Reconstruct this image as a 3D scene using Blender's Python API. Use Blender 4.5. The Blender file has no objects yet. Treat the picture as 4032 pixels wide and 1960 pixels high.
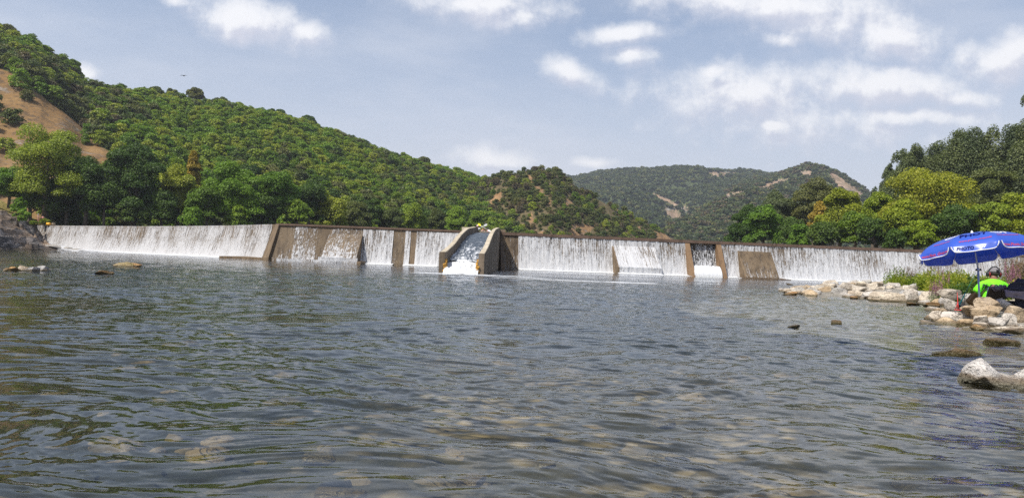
import bpy, bmesh, math, random
import numpy as np
from mathutils import Vector, Matrix
R = math.radians
rng = np.random.default_rng(7); random.seed(7)
scn = bpy.context.scene
C = scn.collection

# ------------------------------------------------------------------ camera
F, CX, CY, CAMH = 2912.0, 2016.0, 980.0, 0.8
ROLL = math.atan(0.0381); PITCH = math.atan(53.3*math.cos(ROLL)/F)
fw = Vector((0, math.cos(PITCH), math.sin(PITCH)))
r0 = Vector((1, 0, 0)); u0 = Vector((0, -math.sin(PITCH), math.cos(PITCH)))
rt = r0*math.cos(ROLL)+u0*math.sin(ROLL); up = -r0*math.sin(ROLL)+u0*math.cos(ROLL)
cam = bpy.data.cameras.new('camera'); cam.lens = 26; cam.sensor_width = 36
cam.clip_start = 0.05; cam.clip_end = 9000
camo = bpy.data.objects.new('camera', cam); C.objects.link(camo)
m = Matrix((rt, up, -fw)).transposed().to_4x4(); m.translation = Vector((0, 0, CAMH))
camo.matrix_world = m; scn.camera = camo
def ray(px, py):
    return fw+(px-CX)/F*rt+(CY-py)/F*up
def P(px, py, d):                       # the point at distance y=d
    v = ray(px, py); return Vector((0, 0, CAMH))+v*(d/v.y)
def G(px, py, z=0.0):                   # the point at height z
    v = ray(px, py); return Vector((0, 0, CAMH))+v*((z-CAMH)/v.z)
def PZ(px, d, z):                       # column px at distance d and height z
    v = (z-CAMH)/d                      # solve for py
    py = 1000.0
    for _ in range(6):
        w = ray(px, py); py -= (v-w.z/w.y)*F
    return P(px, py, d)
def proj(X, Y, Z):
    dx, dy, dz = X, Y, Z-CAMH
    c = dx*fw.x+dy*fw.y+dz*fw.z
    return CX+F*(dx*rt.x+dy*rt.y+dz*rt.z)/c, CY-F*(dx*up.x+dy*up.y+dz*up.z)/c

# ------------------------------------------------------------------ light
SUN_EL, SUN_AZ = 56.0, 48.0             # azimuth: left of straight behind the camera
sd = Vector((-math.sin(R(SUN_AZ))*math.cos(R(SUN_EL)), -math.cos(R(SUN_AZ))*math.cos(R(SUN_EL)), math.sin(R(SUN_EL))))
sun = bpy.data.lights.new('sun', 'SUN'); sun.energy = 4.2; sun.angle = R(0.5); sun.color = (1, .95, .87)
suno = bpy.data.objects.new('sun', sun); C.objects.link(suno)
suno.rotation_euler = sd.to_track_quat('Z', 'Y').to_euler(); suno.location = (0, 0, 50)
scn.view_settings.view_transform = 'Standard'; scn.view_settings.look = 'None'
scn.view_settings.exposure = 0.4; scn.view_settings.gamma = 1
scn.cycles.use_denoising = False; scn.cycles.denoiser = 'OPENIMAGEDENOISE'; scn.cycles.denoising_prefilter = 'ACCURATE'
scn.cycles.max_bounces = 8; scn.cycles.transparent_max_bounces = 12; scn.cycles.diffuse_bounces = 3
scn.cycles.glossy_bounces = 4; scn.cycles.transmission_bounces = 4; scn.cycles.volume_bounces = 0
scn.cycles.caustics_reflective = False; scn.cycles.caustics_refractive = False
scn.cycles.sample_clamp_indirect = 4; scn.cycles.use_adaptive_sampling = False

# node helper ------------------------------------------------------
class NT:
    def __init__(s, tree): s.t = tree; s.n = tree.nodes; s.l = tree.links
    def __call__(s, typ, ins=None, **kw):
        n = s.n.new(typ)
        for k, v in kw.items(): setattr(n, k, v)
        for k, v in (ins or {}).items():
            sk = n.inputs[k]
            if isinstance(v, bpy.types.NodeSocket): s.l.new(v, sk)
            else: sk.default_value = v
        return n
    def math(s, op, a, b=0.0, c=None, clamp=False):
        n = s.n.new('ShaderNodeMath'); n.operation = op; n.use_clamp = clamp
        for i, v in enumerate((a, b) if c is None else (a, b, c)):
            if isinstance(v, bpy.types.NodeSocket): s.l.new(v, n.inputs[i])
            else: n.inputs[i].default_value = v
        return n.outputs[0]
    def vmath(s, op, a, b=(0, 0, 0)):
        n = s.n.new('ShaderNodeVectorMath'); n.operation = op
        for i, v in enumerate((a, b)):
            if isinstance(v, bpy.types.NodeSocket): s.l.new(v, n.inputs[i])
            else: n.inputs[i].default_value = v
        return n.outputs['Value'] if op in ('LENGTH', 'DOT_PRODUCT') else n.outputs[0]
    def noise(s, vec, scale, detail=4, rough=.55, dist=0.0):
        return s('ShaderNodeTexNoise', {'Vector': vec, 'Scale': scale, 'Detail': detail, 'Roughness': rough, 'Distortion': dist}).outputs[0]
    def ramp(s, fac, lo, hi, a=0.0, b=1.0, smooth=True):
        n = s('ShaderNodeMapRange', {'Value': fac, 'From Min': lo, 'From Max': hi, 'To Min': a, 'To Max': b})
        if smooth: n.interpolation_type = 'SMOOTHSTEP'
        return n.outputs[0]
    def mix(s, fac, a, b, blend='MIX'):
        n = s.n.new('ShaderNodeMix'); n.data_type = 'RGBA'; n.blend_type = blend
        for i, v in ((0, fac), (6, a), (7, b)):
            if isinstance(v, bpy.types.NodeSocket): s.l.new(v, n.inputs[i])
            else: n.inputs[i].default_value = v if i == 0 else (*v, 1)
        return n.outputs[2]
    def mapping(s, vec, scale, loc=(0, 0, 0), rot=(0, 0, 0)):
        return s('ShaderNodeMapping', {'Vector': vec, 'Scale': scale, 'Location': loc, 'Rotation': rot}).outputs[0]

# ------------------------------------------------------------------ sky with clouds
w = bpy.data.worlds.new('World'); scn.world = w; w.use_nodes = True
t = NT(w.node_tree); t.n.clear()
sky = t('ShaderNodeTexSky'); sky.sky_type = 'NISHITA'; sky.sun_disc = False
sky.sun_elevation = R(SUN_EL); sky.sun_rotation = math.atan2(sd.x, sd.y)
sky.dust_density = 2.0; sky.air_density = 1.0; sky.ozone_density = 1.2
tc = t('ShaderNodeTexCoord')
sep = t('ShaderNodeSeparateXYZ', {0: tc.outputs['Generated']})
yy = t.math('MAXIMUM', sep.outputs[1], 0.12)
pv = t('ShaderNodeCombineXYZ', {0: t.math('DIVIDE', sep.outputs[0], yy), 1: t.math('DIVIDE', sep.outputs[2], yy), 2: 0.3}).outputs[0]
# centre x, y, half width, half height (photo pixels of the 2576 wide view), strength, slant
CL = [(630, 50, 165, 66, 1, -.18), (765, 85, 70, 36, .85, -.1), (1190, 12, 230, 60, .9, -.1), (1300, 50, 80, 45, .7, 0),
      (1560, 88, 125, 36, 1, .08), (1595, 145, 80, 30, .85, 0), (1445, 187, 100, 36, .95, -.25), (1950, 12, 390, 62, .9, 0),
      (2255, 92, 150, 72, 1, 0), (2520, 150, 150, 66, 1, .2), (2210, 215, 290, 62, 1, 0), (1900, 240, 260, 78, .72, 0),
      (2290, 298, 220, 30, .8, 0), (1235, 398, 115, 30, .95, 0), (1480, 412, 60, 16, .8, 0), (212, 182, 38, 24, .9, 0),
      (2440, 248, 85, 28, .8, 0), (1800, 182, 50, 20, .7, 0), (1950, 312, 55, 20, .9, 0), (1980, 105, 70, 26, .8, 0), (440, 5, 50, 16, .6, 0),
      (2080, 60, 240, 90, .55, 0), (2050, 300, 330, 70, .5, 0)]
grp = bpy.data.node_groups.new('cloud_field', 'ShaderNodeTree')
grp.interface.new_socket('Vector', in_out='INPUT', socket_type='NodeSocketVector')
grp.interface.new_socket('Value', in_out='OUTPUT', socket_type='NodeSocketFloat')
g = NT(grp); gi = g('NodeGroupInput'); go = g('NodeGroupOutput')
gv = gi.outputs[0]
warp = g('ShaderNodeTexNoise', {'Vector': gv, 'Scale': 9.0, 'Detail': 2})
off = g.vmath('MULTIPLY', g.vmath('SUBTRACT', warp.outputs['Color'], (.5, .5, .5)), (.05, .03, 0))
pos = g.vmath('ADD', gv, off)
field = None
pos = g.vmath('MULTIPLY', pos, (1, 1, 0))
for (cx, cy, rx, ry, st, sl) in CL:
    v = ray(cx*1.5652, cy*1.5652); uc, vc = v.x/v.y, v.z/v.y
    k = 1.5652/F
    a = g.vmath('SUBTRACT', pos, (uc, vc, 0))
    mp = g.mapping(a, (1/(rx*k*1.12), 1/(ry*k*1.12), 0), rot=(0, 0, 0))
    if sl: mp = g('ShaderNodeMapping', {'Vector': g('ShaderNodeMapping', {'Vector': a, 'Rotation': (0, 0, -sl), 'Scale': (1, 1, 1)}).outputs[0], 'Scale': (1/(rx*k*1.12), 1/(ry*k*1.12), 0)}).outputs[0]
    e = g.math('MULTIPLY', g.math('SUBTRACT', 1.0, g.vmath('LENGTH', mp)), st)
    field = e if field is None else g.math('MAXIMUM', field, e)
fine = g.noise(gi.outputs[0], 18.0, 11, .62, 0.0)
val = g.math('ADD', g.math('MAXIMUM', field, -.6), g.math('MULTIPLY', g.math('SUBTRACT', fine, .5), 1.75))
g.l.new(val, go.inputs[0])
def field_at(vec):
    n = t.n.new('ShaderNodeGroup'); n.node_tree = grp; t.l.new(vec, n.inputs[0]); return n.outputs[0]
f0 = field_at(pv); f1 = field_at(t.vmath('ADD', pv, (-.008, .016, 0)))
dens = t.ramp(f0, -.2, .85)
lit = t.ramp(t.math('SUBTRACT', f0, f1), -.36, .30, 0.0, 1.0)
# general high cloud veil everywhere (also behind the camera)
veil = t.noise(t.mapping(tc.outputs['Generated'], (1.4, 1.4, 4.5)), 2.2, 5, .6)
veil = t.math('MULTIPLY', t.ramp(veil, .38, .8), t.ramp(sep.outputs[2], .2, .6, .42, .2))
skyc = t.mix(t.ramp(sep.outputs[2], .25, .6, .30, .05), sky.outputs[0], (4.9, 5.6, 7.2))
skyc = t.mix(veil, skyc, (6.3, 6.5, 7.1))
low = t.ramp(sep.outputs[2], .0, .34, .8, 0)
skyc = t.mix(low, skyc, (6.3, 6.4, 7.1))
cc = t.mix(lit, (5.4, 5.55, 6.4), (7.9, 7.9, 8.1))
final = t.mix(t.math('MULTIPLY', dens, .93), skyc, cc)
bg = t('ShaderNodeBackground', {'Color': final, 'Strength': 0.1})
t('ShaderNodeOutputWorld', {'Surface': bg.outputs[0]})
w.cycles.sampling_method = 'MANUAL'; w.cycles.sample_map_resolution = 512

# ------------------------------------------------------------------ object helpers
def mesh_np(name, verts, faces, mat=None, smooth=False, uv=None):
    me = bpy.data.meshes.new(name)
    verts = np.asarray(verts, dtype=np.float32); faces = np.asarray(faces, dtype=np.int32)
    k = faces.shape[1]
    me.vertices.add(len(verts)); me.vertices.foreach_set('co', verts.ravel())
    me.loops.add(faces.size); me.loops.foreach_set('vertex_index', faces.ravel())
    me.polygons.add(len(faces)); me.polygons.foreach_set('loop_start', np.arange(0, faces.size, k, dtype=np.int32))
    if uv is not None:
        l = me.uv_layers.new(name='UVMap'); l.data.foreach_set('uv', np.asarray(uv, dtype=np.float32)[faces.ravel()].ravel())
    me.update(calc_edges=True)
    me.polygons.foreach_set('use_smooth', np.full(len(faces), smooth))
    if mat: me.materials.append(mat)
    return me
def tag(o, label=None, cat=None, group=None, kind=None):
    if label: o['label'] = label
    if cat: o['category'] = cat
    if group: o['group'] = group
    if kind: o['kind'] = kind
    return o
def obj(name, me, parent=None, loc=None):
    o = bpy.data.objects.new(name, me); C.objects.link(o)
    if parent is not None: o.parent = parent
    if loc is not None: o.location = loc
    return o
def thing(name, label, cat, loc=(0, 0, 0), rz=0.0, group=None):
    o = bpy.data.objects.new(name, None); C.objects.link(o); o.empty_display_size = .2
    o.location = loc; o.rotation_euler = (0, 0, rz)
    return tag(o, label, cat, group)
class MB:
    """collects shapes into one mesh"""
    def __init__(s): s.bm = bmesh.new()
    def box(s, c, size, rot=None, bevel=0.0):
        r = bmesh.ops.create_cube(s.bm, size=1); vs = r['verts']
        bmesh.ops.scale(s.bm, vec=size, verts=vs)
        if bevel:
            es = list({e for v in vs for e in v.link_edges})
            b = bmesh.ops.bevel(s.bm, geom=es, offset=bevel, segments=2, affect='EDGES'); vs = list({v for f in b['faces'] for v in f.verts} | {v for v in vs if v.is_valid})
        if rot: bmesh.ops.rotate(s.bm, cent=(0, 0, 0), matrix=rot, verts=vs)
        bmesh.ops.translate(s.bm, vec=Vector(c), verts=vs); return s
    def tube(s, pts, rad, seg=8, caps=True):
        pts = [Vector(p) for p in pts]
        if not hasattr(rad, '__len__'): rad = [rad]*len(pts)
        rings = []
        for i, p in enumerate(pts):
            d = (pts[min(i+1, len(pts)-1)]-pts[max(i-1, 0)]).normalized()
            a = d.cross(Vector((0, 0, 1)) if abs(d.z) < .9 else Vector((1, 0, 0))).normalized(); b = d.cross(a)
            rings.append([s.bm.verts.new(p+(a*math.cos(2*math.pi*k/seg)+b*math.sin(2*math.pi*k/seg))*rad[i]) for k in range(seg)])
        for i in range(len(rings)-1):
            for k in range(seg):
                s.bm.faces.new((rings[i][k], rings[i][(k+1) % seg], rings[i+1][(k+1) % seg], rings[i+1][k]))
        if caps:
            s.bm.faces.new(rings[0][::-1]); s.bm.faces.new(rings[-1])
        return s
    def ball(s, c, size, sub=2, rot=None):
        r = bmesh.ops.create_icosphere(s.bm, subdivisions=sub, radius=1); vs = r['verts']
        bmesh.ops.scale(s.bm, vec=size if hasattr(size, '__len__') else (size,)*3, verts=vs)
        if rot: bmesh.ops.rotate(s.bm, cent=(0, 0, 0), matrix=rot, verts=vs)
        bmesh.ops.translate(s.bm, vec=Vector(c), verts=vs); return s
    def quad(s, *pts):
        s.bm.faces.new([s.bm.verts.new(Vector(p)) for p in pts]); return s
    def prism(s, poly_a, poly_b):
        a = [s.bm.verts.new(Vector(p)) for p in poly_a]; b = [s.bm.verts.new(Vector(p)) for p in poly_b]; n = len(a)
        s.bm.faces.new(a[::-1]); s.bm.faces.new(b)
        for i in range(n): s.bm.faces.new((a[i], a[(i+1) % n], b[(i+1) % n], b[i]))
        return s
    def mesh(s, name, mat, smooth=False):
        bmesh.ops.recalc_face_normals(s.bm, faces=s.bm.faces)
        me = bpy.data.meshes.new(name); s.bm.to_mesh(me); s.bm.free()
        if mat: me.materials.append(mat)
        if smooth: me.polygons.foreach_set('use_smooth', [True]*len(me.polygons))
        return me
    def build(s, name, mat, parent=None, smooth=False): return obj(name, s.mesh(name, mat, smooth), parent)

def hash3(i, j, k, seed):
    h = (i*374761393+j*668265263+k*2147483647+seed*1274126177) & 0xffffffff
    h = ((h ^ (h >> 13))*1274126177) & 0xffffffff
    return ((h ^ (h >> 16)) & 0xffff)/65535.0
def vnoise(x, y, z=None, seed=0):
    x = np.asarray(x, float); y = np.asarray(y, float); z = np.zeros_like(x) if z is None else np.asarray(z, float)
    i, j, k = np.floor(x).astype(np.int64), np.floor(y).astype(np.int64), np.floor(z).astype(np.int64)
    fx, fy, fz = x-i, y-j, z-k
    fx, fy, fz = (q*q*(3-2*q) for q in (fx, fy, fz))
    out = 0
    for a in (0, 1):
        for b in (0, 1):
            for c in (0, 1):
                out = out+hash3(i+a, j+b, k+c, seed)*(fx if a else 1-fx)*(fy if b else 1-fy)*(fz if c else 1-fz)
    return out
def fbm(x, y, z=None, octv=4, seed=0):
    s, a, tot = 0, 1.0, 0
    for o in range(octv):
        s = s+a*vnoise(x*2**o+17*o, y*2**o+5*o, None if z is None else z*2**o, seed+o); tot += a; a *= .5
    return s/tot

# ------------------------------------------------------------------ materials
def material(name):
    mt = bpy.data.materials.new(name); mt.use_nodes = True
    t = NT(mt.node_tree); t.n.clear(); return mt, t
def finish(t, shader, disp=None):
    t('ShaderNodeOutputMaterial', {'Surface': shader})
def plain(name, col, rough=.7, bump=0.0, bscale=30, var=.12, metal=0.0, spec=.5, sheen=0):
    mt, t = material(name); co = t('ShaderNodeTexCoord').outputs['Object']
    n = t.noise(co, bscale, 4)
    c = t.mix(t.ramp(n, .25, .75), [x*(1-var) for x in col], [min(1, x*(1+var)) for x in col])
    ins = {'Base Color': c, 'Roughness': rough, 'Metallic': metal, 'Specular IOR Level': spec}
    if bump: ins['Normal'] = t('ShaderNodeBump', {'Height': n, 'Strength': bump, 'Distance': .02}).outputs[0]
    p = t('ShaderNodeBsdfPrincipled', ins)
    finish(t, p.outputs[0]); return mt
def leafmat(name, c1, c2, c3, tl=.28, patch=.25):
    mt, t = material(name)
    rnd = t('ShaderNodeObjectInfo').outputs['Random']
    geo = t('ShaderNodeNewGeometry')
    col = t('ShaderNodeValToRGB'); t.l.new(rnd, col.inputs[0])
    e = col.color_ramp.elements; e[0].color = (*c1, 1); e[1].color = (*c3, 1); e[0].position = .1; e[1].position = .92
    m_ = col.color_ramp.elements.new(.5); m_.color = (*c2, 1)
    isl = geo.outputs['Random Per Island']
    n = t.noise(geo.outputs['Position'], patch, 3)
    c = t.mix(t.ramp(n, .3, .7), col.outputs[0], (1.25, 1.18, .85), 'MULTIPLY')
    c = t.mix(.55, c, t.mix(isl, (.5, .55, .55), (1.6, 1.5, 1.2)), 'MULTIPLY')
    d = t('ShaderNodeBsdfPrincipled', {'Base Color': c, 'Roughness': .55, 'Specular IOR Level': .28})
    tr = t('ShaderNodeBsdfTranslucent', {'Color': t.mix(1.0, c, (1.2, 1.35, .6), 'MULTIPLY')})
    finish(t, t('ShaderNodeMixShader', {0: tl, 1: d.outputs[0], 2: tr.outputs[0]}).outputs[0]); return mt
L_OAK = leafmat('leaf_oak', (.09, .16, .016), (.16, .235, .022), (.24, .28, .04))
L_HOLM = leafmat('leaf_holm_oak', (.07, .1, .032), (.1, .125, .04), (.13, .14, .055))
L_DARK = leafmat('leaf_dark', (.045, .09, .016), (.06, .11, .02), (.08, .13, .025))
L_FRESH = leafmat('leaf_fresh', (.1, .19, .022), (.13, .23, .025), (.17, .26, .03))
L_YELLOW = leafmat('leaf_yellow_green', (.17, .24, .02), (.2, .25, .022), (.24, .26, .026), .3)
L_OCHRE = leafmat('leaf_ochre', (.26, .2, .03), (.3, .22, .04), (.33, .25, .05), .3)
L_POP = leafmat('leaf_poplar', (.085, .115, .055), (.11, .14, .07), (.13, .16, .08))
L_DRY = leafmat('leaf_dry_shrub', (.085, .075, .05), (.1, .085, .055), (.12, .1, .06))
L_FAR = leafmat('leaf_far_scrub', (.035, .06, .022), (.048, .072, .026), (.062, .08, .033), .2, .02)
L_HERB = leafmat('leaf_herb', (.13, .19, .02), (.2, .25, .03), (.3, .3, .05), .4, 2.0)
L_HERBD = leafmat('leaf_herb_dark', (.04, .09, .015), (.05, .1, .018), (.07, .12, .02), .3, 2.0)
M_PURPLE = leafmat('petal_purple', (.24, .1, .24), (.26, .12, .25), (.28, .15, .26), .2, 3.0)
M_SEED = leafmat('seed_spike_brown', (.14, .1, .08), (.17, .12, .09), (.19, .14, .09), .15, 3.0)
M_BARK = plain('bark', (.12, .095, .07), .9, .6, 3, .3)

def m_ground(name, cols, scale, rough=.95, bump=.6, bscale=1.5, under=None, rocky=0):
    mt, t = material(name); pos = t('ShaderNodeNewGeometry').outputs['Position']
    n1 = t.noise(pos, scale, 6, .6); n2 = t.noise(pos, scale*6, 5, .6)
    c = t.mix(t.ramp(n1, .35, .62), cols[0], cols[1]); c = t.mix(t.ramp(n2, .45, .65), c, cols[2])
    if rocky:
        st = t.noise(t.mapping(pos, (.10, .10, .55), rot=(.1, .35, 0)), rocky, 7, .7, .8); pk = t.noise(pos, .05*rocky, 3)
        rk = t.math('MULTIPLY', t.ramp(st, .5, .6), t.ramp(pk, .45, .6)); c = t.mix(rk, c, t.mix(t.ramp(n2, .4, .6), (.07, .065, .06), (.33, .3, .26)))
    if under: c = t.mix(t('ShaderNodeAttribute', attribute_name='bare').outputs['Fac'], t.mix(t.ramp(n2, .4, .6), under, [q*1.6 for q in under]), c)
    b = t('ShaderNodeBump', {'Height': t.noise(pos, bscale, 6, .65), 'Strength': bump, 'Distance': 1.0})
    finish(t, t('ShaderNodeBsdfPrincipled', {'Base Color': c, 'Roughness': rough, 'Normal': b.outputs[0], 'Specular IOR Level': .2}).outputs[0]); return mt
M_DRYHILL = m_ground('dry_grass_slope', ((.2, .115, .045), (.25, .155, .065), (.12, .08, .045)), .09, bscale=.6, under=(.05, .06, .02), rocky=1.0)
M_SPUR = m_ground('spur_soil', ((.24, .135, .06), (.3, .185, .09), (.15, .1, .06)), .09, bscale=.6, under=(.085, .068, .035), rocky=1.0)
M_FARHILL = m_ground('far_hill_soil', ((.27, .18, .12), (.34, .25, .18), (.16, .12, .07)), .012, bscale=.12, under=(.05, .065, .026), rocky=.25)
M_EARTH = m_ground('bank_earth', ((.17, .13, .07), (.12, .12, .05), (.2, .16, .09)), .25, bscale=1.2)
M_GRAVEL = m_ground('gravel_bank', ((.36, .33, .28), (.26, .24, .2), (.42, .39, .34)), 1.2, bscale=9)
M_GRASSY = m_ground('dry_grass_patch', ((.24, .19, .05), (.3, .23, .08), (.16, .16, .04)), .5, bscale=2.5)

def m_rock(name, c1, c2, dark, wet=True, scale=3.0, strata=0.0, wz=.10):
    mt, t = material(name); geo = t('ShaderNodeNewGeometry'); pos = geo.outputs['Position']
    rnd = t('ShaderNodeObjectInfo').outputs['Random']
    p2 = t.vmath('ADD', pos, t('ShaderNodeCombineXYZ', {0: t.math('MULTIPLY', rnd, 50)}).outputs[0])
    n1 = t.noise(p2, scale, 6, .6, .3); n2 = t.noise(p2, scale*5, 5, .65)
    vo = t('ShaderNodeTexNoise', {'Vector': t.mapping(p2, (1, 1, 2.6), rot=(.3, .4, 0)), 'Scale': scale*1.7, 'Detail': 5.0, 'Distortion': 1.4}).outputs[0]
    c = t.mix(t.ramp(n1, .35, .65), c1, c2); c = t.mix(t.math('MULTIPLY', t.ramp(n2, .56, .74), .55), c, dark)
    crack = t.ramp(t.math('ABSOLUTE', t.math('SUBTRACT', vo, .5)), 0.0, .018, 1, 0)
    c = t.mix(t.math('MULTIPLY', crack, .7), c, dark)
    tint = t.mix(rnd, (.88, .9, .95), (1.1, 1.02, .88)); c = t.mix(1.0, c, tint, 'MULTIPLY')
    rough = .85
    h = t.math('ADD', t.math('ADD', n1, t.math('MULTIPLY', n2, .35)), t.math('MULTIPLY', crack, -.25))
    if wet:
        z = t('ShaderNodeSeparateXYZ', {0: pos}).outputs[2]
        wl = t.math('ADD', z, t.math('MULTIPLY', t.math('SUBTRACT', n1, .5), .12))
        k = t.ramp(wl, wz*.55, wz, 1, 0)
        c = t.mix(t.math('MULTIPLY', k, .85), c, t.mix(t.ramp(z, .01, wz*.8), (.05, .045, .012), (.15, .1, .05))); rough = t.ramp(k, 0, 1, .85, .3)
    b = t('ShaderNodeBump', {'Height': h, 'Strength': .8, 'Distance': .08})
    finish(t, t('ShaderNodeBsdfPrincipled', {'Base Color': c, 'Roughness': rough, 'Normal': b.outputs[0], 'Specular IOR Level': .35}).outputs[0]); return mt
R_PALE = m_rock('limestone_pale', (.36, .32, .27), (.56, .52, .46), (.09, .075, .06))
R_TAN = m_rock('limestone_tan', (.34, .26, .17), (.46, .38, .28), (.13, .095, .06))
R_GREY = m_rock('rock_grey', (.3, .29, .28), (.42, .41, .39), (.1, .095, .09))
R_ORANGE = m_rock('rock_orange', (.36, .2, .08), (.42, .27, .12), (.14, .08, .04))
R_WET = m_rock('rock_wet_brown', (.1, .06, .02), (.15, .085, .03), (.05, .035, .015), scale=8)
R_MOSS = m_rock('rock_mossy', (.2, .17, .05), (.3, .25, .16), (.06, .05, .03), scale=5)
R_CLIFF0 = m_rock('cliff_rock', (.24, .21, .19), (.36, .32, .28), (.05, .045, .04), wet=True, scale=1.3)

mt, t = material('layered_rock'); pos = t('ShaderNodeNewGeometry').outputs['Position']
ly = t.noise(t.mapping(pos, (.22, .1, 1.5), rot=(.12, -.42, 0)), 1.0, 7, .68, .9); fi = t.noise(pos, 2.2, 6, .7, .5); br = t.noise(pos, .12, 4)
c = t.mix(t.ramp(ly, .46, .56), (.035, .033, .034), (.33, .29, .26)); c = t.mix(t.math('MULTIPLY', t.ramp(fi, .5, .72), .5), c, (.09, .075, .06)); c = t.mix(t.ramp(br, .45, .6), c, t.mix(.5, c, (.3, .2, .12)))
zc = t('ShaderNodeSeparateXYZ', {0: pos}).outputs[2]; c = t.mix(t.ramp(zc, .1, .35, .7, 0), c, (.07, .05, .03))
hh = t.math('ADD', t.math('MULTIPLY', ly, 1.6), t.math('MULTIPLY', fi, .4))
finish(t, t('ShaderNodeBsdfPrincipled', {'Base Color': c, 'Roughness': .85, 'Normal': t('ShaderNodeBump', {'Height': hh, 'Strength': .9, 'Distance': .5}).outputs[0]}).outputs[0]); R_CLIFF = mt
# concrete of the weir: brown stained
def m_weir(name, c1, c2, dark, wet_rough=.55, vs=.35):
    mt, t = material(name); pos = t('ShaderNodeNewGeometry').outputs['Position']
    st = t.noise(t.mapping(pos, (2.2, 2.2, .16)), 1.0, 5, .6)
    bl = t.noise(pos, .35, 5, .6); fi = t.noise(pos, 4, 6, .7)
    c = t.mix(t.ramp(bl, .35, .65), c1, c2); c = t.mix(t.math('MULTIPLY', t.ramp(st, .45, .7), .7), c, dark)
    c = t.mix(t.math('MULTIPLY', t.ramp(fi, .5, .75), .3), c, dark)
    b = t('ShaderNodeBump', {'Height': fi, 'Strength': .5, 'Distance': .08})
    finish(t, t('ShaderNodeBsdfPrincipled', {'Base Color': c, 'Roughness': wet_rough+.15, 'Normal': b.outputs[0], 'Specular IOR Level': .35}).outputs[0]); return mt
M_WEIR = m_weir('weir_concrete', (.15, .105, .062), (.21, .15, .09), (.06, .042, .027))
M_WEIRD = m_weir('weir_wet_dark', (.11, .075, .045), (.14, .095, .055), (.045, .03, .02), .35)
M_BEAM = m_weir('crest_beam_brown', (.13, .085, .06), (.16, .105, .075), (.07, .045, .03), .6)
M_SHAPED = m_weir('pale_concrete', (.46, .4, .3), (.54, .47, .36), (.2, .16, .11), .85)
M_CHUTE = m_weir('chute_concrete_stained', (.2, .155, .11), (.27, .21, .15), (.06, .045, .03), .8)
M_PIER = m_weir('pier_brown', (.2, .12, .06), (.24, .15, .08), (.12, .075, .04), .5)
M_ALGAE = plain('ochre_lime_crust', (.38, .2, .03), .8, .8, 6, .4)

def m_fall(name, cover, streak=(7.5, .45), lace=.42, col=(.74, .75, .77)):
    """white broken water; cover 0..1 = how much of the sheet is white"""
    mt, t = material(name)
    uv = t('ShaderNodeUVMap').outputs[0]
    s = t('ShaderNodeSeparateXYZ', {0: uv})
    n1 = t.noise(t.mapping(uv, (streak[0], streak[1], 1)), 1.0, 4, .65, .3)     # long streaks
    n2 = t.noise(t.mapping(uv, (5.2, 2.6, 1)), 1.0, 4, .7, 1.2)                # lace
    n3 = t.noise(t.mapping(uv, (.22, .12, 1)), 1.0, 3, .6)                     # broad patches
    a = t.math('ADD', t.math('MULTIPLY', n1, 1-lace), t.math('MULTIPLY', n2, lace))
    a = t.math('ADD', a, t.math('MULTIPLY', t.math('SUBTRACT', n3, .5), .35))
    low = t.ramp(s.outputs[1], 0.0, 2.8, .10, 0.0)
    a = t.math('ADD', t.math('ADD', a, low), (cover-.5)*.5)
    al = t.math('MULTIPLY', t.ramp(a, .43, .62), .94)
    b = t('ShaderNodeBump', {'Height': a, 'Strength': .8, 'Distance': .15})
    d = t('ShaderNodeBsdfPrincipled', {'Base Color': (*col, 1), 'Roughness': .6, 'Normal': b.outputs[0], 'Specular IOR Level': .3})
    tl = t('ShaderNodeBsdfTranslucent', {'Color': (.8, .82, .85, 1)})
    white = t('ShaderNodeMixShader', {0: .25, 1: d.outputs[0], 2: tl.outputs[0]})
    film = t('ShaderNodeBsdfTransparent', {'Color': (.9, .91, .92, 1)})
    finish(t, t('ShaderNodeMixShader', {0: al, 1: film.outputs[0], 2: white.outputs[0]}).outputs[0]); return mt
M_FALL = m_fall('falling_water', .60)
M_FALLL = m_fall('falling_water_grey', .58, col=(.66, .66, .67))
M_VEIL = m_fall('water_veil', .2)
M_LACE = m_fall('lace_water', .5, (7, 1.0), .6)
M_VEIL2 = m_fall('water_veil_lace', .4, lace=.75)
M_FOAM = m_fall('churned_foam', .95, (2.5, 2.5), .6, (.88, .9, .92))

# water: clear river over a stony bed
def m_water(name, tint, bump=1.0, rough=.012):
    mt, t = material(name); geo = t('ShaderNodeNewGeometry'); pos = geo.outputs['Position']
    dist = t.vmath('LENGTH', pos)
    # fine ripples, stretched across the view, and finer ones close by
    a = t.noise(t.mapping(pos, (1.1, 2.6, 1)), 1.6, 5, .62, .5)
    b_ = t.noise(t.mapping(pos, (2.2, 5.0, 1), rot=(0, 0, .25)), 3.2, 4, .6, .6)
    gust = t.ramp(t.noise(t.mapping(pos, (.05, .16, 1), rot=(0, 0, .1)), 1.0, 4, .6), .3, .72, .35, 1.25)
    near = t.ramp(dist, 2, 40, .05, .35)
    h = t.math('ADD', t.math('MULTIPLY', a, .6), t.math('MULTIPLY', b_, .3))
    st = t.math('MULTIPLY', t.math('MULTIPLY', gust, near), bump)
    bp = t('ShaderNodeBump', {'Height': h, 'Strength': st, 'Distance': .16})
    fr = t('ShaderNodeFresnel', {'IOR': 1.46, 'Normal': bp.outputs[0]}).outputs[0]
    gl = t('ShaderNodeBsdfGlossy', {'Color': (.95, .97, 1, 1), 'Roughness': rough, 'Normal': bp.outputs[0]})
    tr = t('ShaderNodeBsdfTransparent', {'Color': (*tint, 1)})
    finish(t, t('ShaderNodeMixShader', {0: fr, 1: tr.outputs[0], 2: gl.outputs[0]}).outputs[0]); return mt
M_WATER = m_water('river_water', (.84, .84, .74))

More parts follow.
